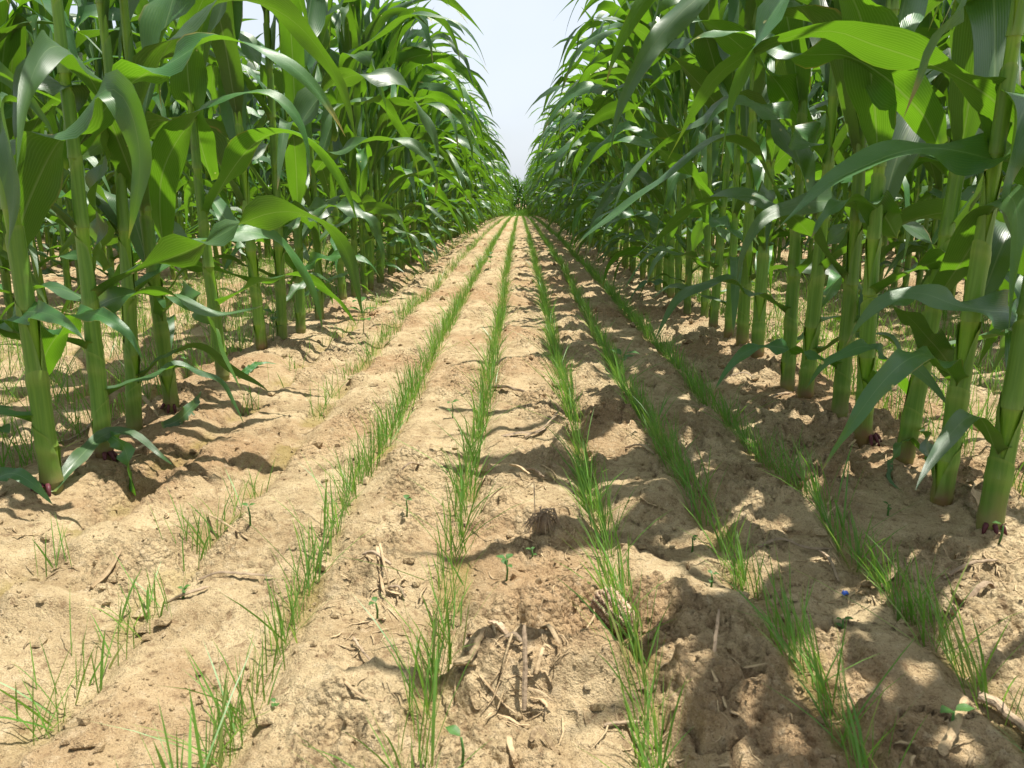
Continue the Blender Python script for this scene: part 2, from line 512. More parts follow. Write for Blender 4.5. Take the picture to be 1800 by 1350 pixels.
# ------------------------------------------------------------------ grass: drilled rows
def blades(px, py, hgt, wid, segs, lean_x=-.10, lean_y=.10, spread=.28, seed=1, curve=.6):
    r_ = np.random.default_rng(seed)
    n = len(px)
    pz = soil(px, py)[0] - .004
    az = r_.uniform(0, 2 * np.pi, n)
    k = np.abs(r_.normal(0, spread, n)) * np.where(r_.random(n) < .10, 2.2, 1.0)
    lx = lean_x + np.cos(az) * k + r_.normal(0, .05, n); ly = lean_y + np.sin(az) * k
    face = r_.uniform(0, np.pi, n)
    sx, sy = np.cos(face), np.sin(face)
    droop = r_.uniform(.2, 1.0, n) * curve
    t = np.linspace(0, 1, segs + 1)
    V = np.zeros((n, segs + 1, 2, 3)); 
    for i, tt in enumerate(t):
        ben = tt + droop * tt ** 2.4
        cx = px + lx * hgt * ben; cyy = py + ly * hgt * ben
        cz = pz + hgt * (tt - .22 * droop * tt ** 3)
        ww = wid * (1.0 - .25 * tt if tt < .6 else (.85 * (1 - ((tt - .6) / .4) ** 1.6) + .04)) * .5 * (.6 if i == 0 else 1)
        V[:, i, 0] = np.stack([cx - sx * ww, cyy - sy * ww, cz], 1)
        V[:, i, 1] = np.stack([cx + sx * ww, cyy + sy * ww, cz], 1)
    m = (segs + 1) * 2
    base = np.arange(n)[:, None] * m
    q = np.array([[2 * i, 2 * i + 1, 2 * i + 3, 2 * i + 2] for i in range(segs)])
    Q = (base[:, None, :] + q[None, :, :]).reshape(-1, 4)
    al = np.broadcast_to(t[None, :, None], (n, segs + 1, 2)).ravel()
    tone = np.broadcast_to(r_.uniform(0, 1, n)[:, None, None], (n, segs + 1, 2)).ravel()
    return V.reshape(-1, 3), Q, al, tone

ROW_DENS = [.30, .46, .80, .78, .95, .85, .90]
ROW_WORDS = ['sparse broken line of young grass along the foot of the left corn row',
             'thin patchy line of young grass, first full line right of the left corn',
             'line of young grass from bottom left, second full line right of the left corn',
             'sunlit line of young grass just left of the middle of the aisle',
             'thick line of young grass just right of the middle, beside the old cob',
             'thick leaning line of young grass between the middle and the shaded right side',
             'shaded line of young grass nearest the right corn row']
def grass_row(k):
    gx = GRASS_ROWS[k]; V = []; Q = []; A = []; T = []; off = 0
    spans = [(.40, 1.5, 420, 4), (1.5, 4, 420, 4), (4, 10, 300, 3), (10, 22, 170, 2), (22, 37.5, 80, 2)]
    for si, (y0, y1, dens, sg) in enumerate(spans):
        n = int((y1 - y0) * dens * ROW_DENS[k])
        r_ = np.random.default_rng(100 + 13 * k + si)
        # seedlings come in clumps
        yy = r_.uniform(y0, y1, n * 2)
        cl = perlin(yy * 7.0 + 50 * k, yy * 0 + k * 2.7, 200 + k) + .5 * perlin(yy * 19 + 9 * k, yy * 0 + 3.1, 210 + k)
        thr = {0: .55, 1: .05}.get(k, -.45 if y1 <= 4 else -.6)
        keep = cl > thr - (.45 if k < 2 else .12) * sstep(1.4, 3.5, yy) + r_.normal(0, .12, len(yy))
        yy = yy[keep][:n]
        n = len(yy)
        xx = gx + row_wobble(yy, k) + r_.normal(0, .0085 if k > 1 else .016, n)
        hg = r_.uniform(.045, .105, n) * (1 + .25 * perlin(yy * 3, yy * 0 + k, 300 + k)) * (.8 if k < 2 else 1.05)
        wd = np.where(r_.random(n) < .16, r_.uniform(.0026, .0036, n), r_.uniform(.0011, .0022, n)) * (1 + .5 * sstep(4, 20, yy))
        v, q, a, t = blades(xx, yy, hg, wd, sg, lean_x=-.16 if k > 3 else -.05, lean_y=.14, spread=.30, seed=400 + 10 * k + si)
        V.append(v); Q.append(q + off); A.append(a); T.append(t); off += len(v)
    me = np_mesh('grass_row', np.vstack(V), np.vstack(Q), M_GRASS, {'along': np.concatenate(A), 'tone': np.concatenate(T)})
    tag(link('grass_row', me), ROW_WORDS[k], 'grass', 'drilled lines of young grass', 'stuff')
for k in range(7): grass_row(k)

def bay_grass(xs, name, label):
    r_ = np.random.default_rng(len(label))
    X = []; Y = []
    for gx in xs:
        n = 2300
        yy = r_.uniform(.6, 11, n)
        keep = perlin(yy * 4 + gx * 40, yy * 0, 500) > -.25
        yy = yy[keep]; X.append(gx + r_.normal(0, .022, len(yy))); Y.append(yy)
    X = np.concatenate(X); Y = np.concatenate(Y); n = len(X)
    v, q, a, t = blades(X, Y, r_.uniform(.06, .15, n), r_.uniform(.0016, .0030, n), 3, 0, .0, .3, 9)
    me = np_mesh(name, v, q, M_GRASS, {'along': a, 'tone': t})
    tag(link(name, me), label, 'grass', None, 'stuff')
bay_grass(ALL_GRASS[7:13], 'aisle_grass', 'thin grass growing in the sunny aisle behind the left corn row')
bay_grass(ALL_GRASS[13:19], 'aisle_grass', 'thin grass growing in the aisle behind the right corn row')

def end_grass():
    r_ = np.random.default_rng(71); n = 3400
    X = r_.uniform(-1.3, 1.3, n); Y = r_.uniform(36.4, 38.4, n)
    v, q, a, t = blades(X, Y, r_.uniform(.2, .5, n) * sstep(36.0, 37.6, Y), r_.uniform(.008, .016, n), 3, 0, 0, .3, 5)
    tag(link('aisle_grass', np_mesh('aisle_grass', v, q, M_GRASS, {'along': a, 'tone': t})), 'tall grass and weeds closing the far end of the aisle', 'grass', None, 'stuff')
end_grass()

# ------------------------------------------------------------------ corn
def leaf_arrays(P, side, W, fold, ruf, freq, ph, nc):
    P = np.asarray(P); n = len(P)
    T = np.gradient(P, axis=0); T /= np.linalg.norm(T, axis=1, keepdims=True) + 1e-9
    S = side - T * np.sum(side * T, axis=1, keepdims=True); S /= np.linalg.norm(S, axis=1, keepdims=True) + 1e-9
    Nn = np.cross(T, S)
    t = np.linspace(0, 1, n)
    s = np.linspace(-1, 1, nc)
    V = np.zeros((n, nc, 3))
    env = sstep(.08, .3, t) * (1 - .6 * t)
    for j, sj in enumerate(s):
        a = fold * (1.15 - .35 * abs(sj))
        wob = ruf * env * np.clip(W / (np.max(W) + 1e-9), 0, 1) * 1.25 * np.sin(freq * 2 * np.pi * t * (1 + .12 * np.sin(5 * t + ph[0])) + (ph[1] if sj > 0 else ph[2])) * abs(sj) ** 1.6
        V[:, j] = P + S * (sj * W * np.cos(a))[:, None] + Nn * (abs(sj) * W * np.sin(a) + wob)[:, None]
    across = np.broadcast_to(s[None, :], (n, nc)).ravel()
    along = np.broadcast_to(t[:, None], (n, nc)).ravel()
    return V.reshape(-1, 3), grid_quads(n, nc), across, along

def leaf_width(t):
    return np.where(t < .30, .62 + .38 * np.sin(np.clip(t / .30, 0, 1) * np.pi / 2), np.clip(1 - (np.clip(t - .30, 0, 1) / .70) ** 1.55, 0.010, 1))

def leaf_spec(r_, zc, rad, L, Wm, e0, e1, az, bend=1.5):
    return dict(zc=zc, rad=rad, L=L, W=Wm, e0=e0, e1=e1, az=az, bend=bend, ph=r_.uniform(0, 6.28, 3), ruf=r_.uniform(.22, .60) * Wm,
                freq=r_.uniform(1.8, 4.2), drift=r_.normal(0, .5), roll=r_.normal(0, .95), kink=r_.uniform(.35, .6), wave=r_.normal(0, .22))

def leaf_from_spec(sp, n, nc):
    t = np.linspace(0, 1, n)
    b = t ** sp['bend']
    b = .55 * b + .45 * sstep(sp['kink'] - .25, sp['kink'] + .25, t)
    e = sp['e0'] + (sp['e1'] - sp['e0']) * b + sp['wave'] * np.sin(t * 9)
    a = sp['az'] + sp['drift'] * t ** 2
    ds = sp['L'] / (n - 1)
    d = np.stack([np.cos(e) * np.cos(a), np.cos(e) * np.sin(a), np.sin(e)], 1)
    P = np.vstack([[0, 0, 0], np.cumsum((d[:-1] + d[1:]) * .5 * ds, axis=0)])
    P += np.array([math.cos(sp['az']) * sp['rad'] * .82, math.sin(sp['az']) * sp['rad'] * .82, sp['zc']])
    side = np.stack([-np.sin(a), np.cos(a), 0 * a], 1)
    rl = sp['roll'] * sstep(.15, 1, t) * 1.6
    Nn = np.cross(d, side)
    side = side * np.cos(rl)[:, None] + Nn * np.sin(rl)[:, None]
    W = leaf_width(t) * sp['W'] * .5
    wrap = 1 - sstep(0, .11, t)
    W = W * (1 - wrap) + np.maximum(sp['rad'] * 1.5, .35 * sp['W'] * .5) * wrap
    fold = 1.05 * wrap + .42 * (1 - sstep(.05, .40, t)) * (1 - wrap) + .10
    return leaf_arrays(P, side, W, fold, sp['ruf'], sp['freq'], sp['ph'], nc)

def stalk_radius(z, r0):
    return r0 * (1.0 - .36 * min(z / .55, 1) - .26 * max(0, min((z - .55) / .8, 1)))

def stalk_arrays(nodes, collars, azs, r0, sides, lean, hi=True):
    """core with swollen nodes, and leaf sheaths that wrap it from node to collar"""
    top = collars[-1] + .05
    zs = [-.03, 0]
    for zn in nodes:
        zs += [zn - .018, zn - .006, zn, zn + .006, zn + .018] if hi else [zn - .01, zn, zn + .01]
    zs += list(np.arange(.03, top, .09 if hi else .25)) + [top]
    zs = np.array(sorted(set(np.round(zs, 4))))
    def bend(z): return np.array([lean[0] * z + lean[2] * math.sin(z * 3.1), lean[1] * z + lean[3] * math.sin(z * 2.7 + 1), z])
    V = []; nd = []; sh = []; sm = []; Q = []
    for z in zs:
        q = max(0, z)
        b = sum(math.exp(-((z - zn) / .007) ** 2) for zn in nodes)
        r = stalk_radius(q, r0) * (.90 + .08 * min(b, 1) + (.10 * math.exp(-q / .03)))
        c = bend(z)
        for j in range(sides):
            f = 2 * np.pi * j / sides
            V.append(c + np.array([math.cos(f) * r, math.sin(f) * r, 0]))
            nd.append(min(1, b)); sh.append(0); sm.append(0)
    Q.append(grid_quads(len(zs), sides, True)[:, ::-1])
    off = len(V)
    for zn, zcol, az in zip(nodes, collars, azs):
        nr = 15 if hi else 3; ns = sides if hi else max(6, sides - 2)
        for i in range(nr):
            t = i / (nr - 1)
            z = zn + (zcol - zn) * t
            half = math.pi * (1.0 - .34 * t ** 1.6)
            r = stalk_radius(max(z, 0), r0) * (.93 + .14 * t ** 2 + .05 * (1 - t)) + .0008
            swell = sum(math.exp(-((z - q_) / .010) ** 2) for q_ in nodes) if hi else 0
            r *= 1 + .075 * min(1, swell)
            c = bend(z)
            for j in range(ns):
                s = -1 + 2 * j / (ns - 1)
                f = az + s * half
                zz = z - (.020 * s * s) * t
                c2 = bend(zz)
                rr = r * (1 + .05 * abs(s) ** 3)
                V.append(c2 + np.array([math.cos(f) * rr, math.sin(f) * rr, 0]))
                nd.append(1.0 if i == nr - 1 else .9 * min(1, swell)); sh.append(1); sm.append(1.0 if j in (0, ns - 1) else 0)
        Q.append(grid_quads(nr, ns)[:, ::-1] + off); off = len(V)
    return np.array(V), np.vstack(Q), nd, sh, sm, bend

def make_variant(seed, r0, hero=False):
    r_ = np.random.default_rng(seed)
    cz = [.11, .20, .30, .42, .55, .68, .82, .96, 1.08, 1.18, 1.26, 1.32]
    cz = [c * r_.uniform(.97, 1.03) for c in cz]
    nodes = [max(.012, c - .125) for c in cz]
    Ls = [.34, .48, .60, .74, .88, .98, 1.02, 1.00, .90, .76, .60, .46]
    Ws = [.034, .046, .056, .067, .078, .085, .088, .086, .078, .066, .052, .041]
    azs = []; leaves = []
    for i, c in enumerate(cz):
        az = (0 if i % 2 else math.pi) + r_.normal(0, .45)
        azs.append(az)
    lean = r_.normal(0, .015, 4) * np.array([1, 1, .5, .5])
    st = (nodes, cz, azs, r0, lean)
    for i, c in enumerate(cz):
        if (i == 0 and r_.random() < .25): continue
        f = i / 13
        e0 = R(np.interp(i, [0, 2, 4, 7, 11], [36, 46, 70, 79, 86]) + r_.normal(0, 5))
        e1 = R(np.interp(i, [0, 2, 4, 7, 8, 9, 10, 11], [-55, -62, -76, -74, -62, -35, 15, 62]) + r_.normal(0, 14))
        sp = leaf_spec(r_, c, stalk_radius(c, r0), Ls[i] * r_.uniform(.9, 1.1), Ws[i] * r_.uniform(.92, 1.08), e0, e1, azs[i], np.interp(i, [0, 3, 6, 11], [1.2, 1.4, 1.9, 2.2]) + r_.uniform(-.3, .3))
        if i >= 4: sp['kink'] = r_.uniform(.46, .68); sp['roll'] *= .8
        sp['i'] = i
        leaves.append(sp)
    return st, leaves

def offset_leaf(v, bend, zc):
    b = bend(zc); v = v.copy(); v[:, 0] += b[0]; v[:, 1] += b[1]; return v

class Variant:
    def __init__(s, seed, r0):
        s.st, s.leaves = make_variant(seed, r0)
        nodes, cz, azs, r0, lean = s.st
        s.lod = {}
    def meshes(s, lod):
        if lod in s.lod: return s.lod[lod]
        nodes, cz, azs, r0, lean = s.st
        V, Q, nd, sh, sm, bend = stalk_arrays(nodes, cz, azs, r0, (14, 8, 6)[lod], lean, lod == 0)
        s.bend = bend
        sk = np_mesh('stalk', V, Q, M_STALK, {'node': nd, 'sheath': sh, 'seam': sm})
        out = []
        for sp in s.leaves:
            v, q, ac, al = leaf_from_spec(sp, (30, 13, 9)[lod], (7, 5, 3)[lod])
            v = offset_leaf(v, bend, sp['zc'])
            out.append((sp['i'], np_mesh('leaf', v, q, M_LEAF, {'across': ac, 'along': al})))
        s.lod[lod] = (sk, out)
        return s.lod[lod]
    def joined(s, low=0):
        """whole plant as one mesh, for the mass of the field"""
        nodes, cz, azs, r0, lean = s.st
        V, Q, nd, sh, sm, bend = stalk_arrays(nodes[::2], cz[::2], azs[::2], r0, 6, lean, False)
        nv = len(V)
        Vs = [V]; Qs = [Q]; ac = [np.zeros(nv)]; al = [np.zeros(nv)]; mi = [np.zeros(len(Q), int)]
        att = {'node': list(nd), 'sheath': list(sh), 'seam': list(sm)}
        off = nv
        for sp in s.leaves:
            if sp['i'] < low: continue
            v, q, a, b = leaf_from_spec(sp, 11, 3)
            v = offset_leaf(v, bend, sp['zc'])
            Vs.append(v); Qs.append(q + off); ac.append(a); al.append(b); mi.append(np.ones(len(q), int)); off += len(v)
            for k_ in att: att[k_] += [0] * len(v)
        att['across'] = np.concatenate(ac); att['along'] = np.concatenate(al)
        me = np_mesh('field_corn', np.vstack(Vs), np.vstack(Qs), M_STALK, att)
        me.materials.append(M_LEAF)
        me.polygons.foreach_set('material_index', np.concatenate(mi).astype(np.int32))
        return me

VARS = [Variant(900 + k, .0172 + .0015 * ((k * 7) % 5 - 2) / 2) for k in range(12)]

def plant(var, x, y, yaw, scl, lod, label, group, skip=(), tilt=(0, 0), name='corn_plant'):
    e = empty(name, (x, y, H(x, y)), label, 'corn plant', group)
    e.rotation_euler = (tilt[0], tilt[1], yaw)
    e.scale = (scl, scl, scl)
    sk, lv = VARS[var].meshes(lod)
    link('stalk', sk, e)
    for i, me in lv:
        if i in skip: continue
        link('leaf', me, e)
    return e

ORD = ['first', 'second', 'third', 'fourth', 'fifth', 'sixth', 'seventh', 'eighth', 'ninth', 'tenth', 'eleventh', 'twelfth', 'thirteenth', 'fourteenth']
LEFT_PX = [(85, 860), (185, 805), (238, 752), (303, 722), (393, 668), (463, 615), (493, 600), (528, 583), (562, 560), (605, 527)]
RIGHT_PX = [(1740, 915), (1655, 880), (1585, 810), (1525, 780), (1475, 733), (1415, 700), (1385, 680), (1335, 625), (1303, 607), (1277, 592), (1255, 577), (1235, 562)]
LEFT_LOOK = ['thick stalk with reddish root', 'tall stalk with brown foot', 'sunlit stalk with bulging lower joint', 'stalk with dark purple foot',
             'slimmer stalk in dappled shade', 'sunlit stalk standing clear on the edge', 'stalk close behind a sunlit one', 'stalk with peeling lower sheath', 'narrow stalk half behind leaves', 'pale sunlit stalk where the crowding starts']
RIGHT_LOOK = ['thickest stalk with purple root tip', 'stout stalk with broken sheath at its foot', 'shaded stalk with small side shoot', 'stalk with reddish foot', 'bulging lower joint on a straight stalk',
              'stalk leaning over yellow litter', 'stalk with dry sheath at its foot', 'sunlit stalk with pale sheath', 'bright slim stalk in a pair', 'stalk close behind a bright slim one', 'pale stalk in shade', 'slim stalk at the start of the dense part']
hero_plants = {}
HERO_SKIP = {(-1, 0): (1, 2, 3, 4, 5, 6, 7), (-1, 1): (4, 5, 6), (-1, 2): (5,), (-1, 3): (5, 6), (-1, 4): (4,),
             (1, 0): (2, 3, 4, 5, 6, 7), (1, 1): (3, 5, 6), (1, 2): (5, 6)}
count = 0
r2 = random.Random(5)
def tl(): return (r2.gauss(0, .018), r2.gauss(0, .018))
def build_row(side, x0, px_list, looks, n_total):
    global count
    ys = []
    word = 'left' if side < 0 else 'right'
    for k, (px, py) in enumerate(px_list):
        p = ground_at(px, py)
        v = (k * 5 + (0 if side < 0 else 3)) % 12
        yaw = (math.pi / 2 if k % 2 else 0) + r2.gauss(0, .4) + (math.pi if r2.random() < .5 else 0)
        skip = HERO_SKIP.get((side, k), ())
        lab = f'{looks[k]}, {ORD[k]} corn plant in the {word} row'
        e = plant(v, p.x, p.y, yaw, r2.uniform(.97, 1.05), 0, lab, f'corn plants of the {word} row', skip, tl())
        hero_plants[(side, k)] = e
        ys.append(p.y); count += 1
    y = ys[-1]
    k = len(px_list)
    while k < n_total:
        y += r2.uniform(.115, .165)
        x = x0 + r2.gauss(0, .018)
        yaw = (r2.gauss(0, .42) + (math.pi if r2.random() < .5 else 0)) if r2.random() < .42 else r2.uniform(0, 6.283)
        lod = 0 if y < 4.5 else 1
        lab = f'tall corn plant in the crowded stretch of the {word} row past its {ORD[len(px_list) - 1]} stalk'
        plant(r2.randrange(12), x, y, yaw, r2.uniform(.86, 1.0), lod, lab, f'corn plants of the {word} row', (), tl())
        k += 1; count += 1
    return y

YL = build_row(-1, CORN_L, LEFT_PX, LEFT_LOOK, 96)
YR = build_row(1, CORN_R, RIGHT_PX, RIGHT_LOOK, 96)
def second_row(x0, word, n):
    global count
    y = 1.9
    for k in range(n):
        y += r2.uniform(.11, .15)
        plant(r2.randrange(12), x0 + r2.gauss(0, .02), y, r2.gauss(0, .5) + (math.pi if r2.random() < .5 else 0), r2.uniform(.85, .98), 1,
              f'corn plant in the next row back, behind the {word} row', f'corn plants of the second {word} row', (), tl())
        count += 1
    return y
Y2L = second_row(CORN_L - BAY, 'left', 54)
Y2R = second_row(CORN_R + BAY, 'right', 54)

# the mass of the field beyond, one object
def build_field():
    pts = []; yaw = []; scl = []; var = []
    r_ = random.Random(77)
    def add(x, y, a=None):
        pts.append((x, y, 0)); yaw.append((r_.gauss(0, .45) + (math.pi if r_.random() < .5 else 0) if r_.random() < .5 else r_.uniform(0, 6.283)) if a is None else a)
        scl.append(r_.uniform(.84, 1.0)); var.append(r_.randrange(12))
    for k, x0 in enumerate(CORN_X):
        lvl = k % 9; left = k < 9
        y = {0: (YL if left else YR), 1: (Y2L if left else Y2R)}.get(lvl, 1.4 + .9 * lvl)
        while y < 37.5:
            y += r_.uniform(.10, .14) if lvl else r_.uniform(.115, .165); add(x0 + r_.gauss(0, .02), y)
        if lvl == 0:       # the same row beside and behind the camera, which shades the foreground
            y = .98 if left else .86
            while y > -.7:
                add(x0 + r_.gauss(0, .02) + (-.02 if left else .03), y, (0 if left else math.pi / 2) + r_.gauss(0, .35)); y -= r_.uniform(.15, .22)
                var[-1] = 'upper'; scl[-1] = 1.02
    for j in range(46):    # low plants before the end rows
        add(r_.uniform(-1.1, 1.1), r_.uniform(37.6, 38.4), r_.uniform(0, 6.28)); scl[-1] = r_.uniform(.4, .75)
    for j in range(2):     # end rows across the aisle
        x = -1.7
        while x < 1.7:
            add(x, 38.6 + .6 * j + r_.gauss(0, .05), math.pi / 2 + r_.gauss(0, .5)); x += r_.uniform(.09, .14); scl[-1] = r_.uniform(.95, 1.15)
    P = np.array(pts, float)
    P[:, 2] = soil(P[:, 0], P[:, 1])[0]
    # joined instances come out in the order the links were made, last link first
    full = {k: 15 - k for k in range(12)}
    var = [(3 - r_.randrange(4)) if v_ == 'upper' else full[v_] for v_ in var]
    me = bpy.data.meshes.new('corn_field')
    me.from_pydata([tuple(p) for p in P], [], [])
    for n_, typ, d in (('yaw', 'FLOAT', yaw), ('scl', 'FLOAT', scl), ('var', 'INT', var)):
        a = me.attributes.new(n_, typ, 'POINT'); a.data.foreach_set('value', np.array(d, np.float32 if typ == 'FLOAT' else np.int32))
    o = link('corn_field', me)
    tag(o, 'dense mass of corn further down and behind the near corn rows', 'corn', None, 'stuff')
    g = bpy.data.node_groups.new('corn_field', 'GeometryNodeTree')
    g.interface.new_socket('Geometry', in_out='INPUT', socket_type='NodeSocketGeometry')
    g.interface.new_socket('Geometry', in_out='OUTPUT', socket_type='NodeSocketGeometry')
    L = g.links.new
    gi = g.nodes.new('NodeGroupInput'); go = g.nodes.new('NodeGroupOutput')
    jn = g.nodes.new('GeometryNodeJoinGeometry')
    for v, low in [(v, 0) for v in VARS] + [(v, 6) for v in VARS[:4]]:
        src = bpy.data.objects.new('field_corn', v.joined(low))
        oi = g.nodes.new('GeometryNodeObjectInfo'); oi.inputs['Object'].default_value = src
        oi.inputs['As Instance'].default_value = True
        L(oi.outputs['Geometry'], jn.inputs[0])
    ip = g.nodes.new('GeometryNodeInstanceOnPoints')
    L(gi.outputs[0], ip.inputs['Points']); L(jn.outputs[0], ip.inputs['Instance'])
    ip.inputs['Pick Instance'].default_value = True
    def na(n_, typ):
        x = g.nodes.new('GeometryNodeInputNamedAttribute'); x.data_type = typ; x.inputs[0].default_value = n_
        return next(s for s in x.outputs if s.enabled and s.name == 'Attribute')
    L(na('var', 'INT'), ip.inputs['Instance Index'])
    cx = g.nodes.new('ShaderNodeCombineXYZ'); L(na('yaw', 'FLOAT'), cx.inputs[2])
    L(cx.outputs[0], ip.inputs['Rotation'])
    L(na('scl', 'FLOAT'), ip.inputs['Scale'])
    L(ip.outputs[0], go.inputs[0])
    md = o.modifiers.new('field', 'NODES'); md.node_group = g
build_field()

# ------------------------------------------------------------------ leaves of the nearest plants, set to the poses they hold
def local_to(e, pts):
    M = Matrix.LocRotScale(e.location, e.rotation_euler.to_quaternion(), e.scale).inverted()
    return np.array([list(M @ Vector(p)) for p in pts])

def posed_leaf_mesh(pts, Wm, shows, seed, mat=None, n=34, nc=7, wrap_on=True, ruf=None, name='leaf'):
    """pts: 3-D points base to tip; shows: degrees by which the upper face is turned towards the camera side"""
    r_ = np.random.default_rng(seed)
    P, L = smooth_path(pts, n)
    T = np.gradient(P, axis=0); T /= np.linalg.norm(T, axis=1, keepdims=True)
    hd = P[-1] - P[0]; hd[2] = 0
    if np.linalg.norm(hd[:2]) < .02: hd = np.array([1.0, 0, 0])
    hd /= np.linalg.norm(hd)
    S0 = np.array([-hd[1], hd[0], 0.0])
    sg = 1.0 if S0[1] > 0 else -1.0
    S = np.zeros_like(P); s_ = S0
    for i in range(n):
        s_ = s_ - T[i] * np.dot(s_, T[i]); s_ /= np.linalg.norm(s_) + 1e-9; S[i] = s_
    t = np.linspace(0, 1, n)
    rl = np.radians(np.interp(t, np.linspace(0, 1, len(shows)), shows)) * sg
    for _ in range(3): rl = np.convolve(np.pad(rl, 2, 'edge'), [.1, .2, .4, .2, .1], 'valid')
    Nn = np.cross(T, S)
    S = S * np.cos(rl)[:, None] + Nn * np.sin(rl)[:, None]
    W = leaf_width(t) * Wm * .5
    wrap = (1 - sstep(0, .09, t)) * (1 if wrap_on else 0)
    W = W * (1 - wrap) + np.maximum(.016, .3 * Wm) * wrap
    fold = .95 * wrap + .36 * (1 - sstep(.05, .5, t)) * (1 - wrap) + .10
    v, q, ac, al = leaf_arrays(P, S, W, fold, (r_.uniform(.26, .46) if ruf is None else ruf) * Wm, r_.uniform(2.4, 4.6), r_.uniform(0, 6.28, 3), nc)
    return v, q, ac, al

def hero_leaf(side, k, path, Wm, shows, seed):
    e = hero_plants[(side, k)]
    pts = [at(*p) for p in path]
    v, q, ac, al = posed_leaf_mesh(pts, Wm * .84, shows, seed)
    v = local_to(e, v)
    link('leaf', np_mesh('leaf', v, q, M_LEAF, {'across': ac, 'along': al}), e)

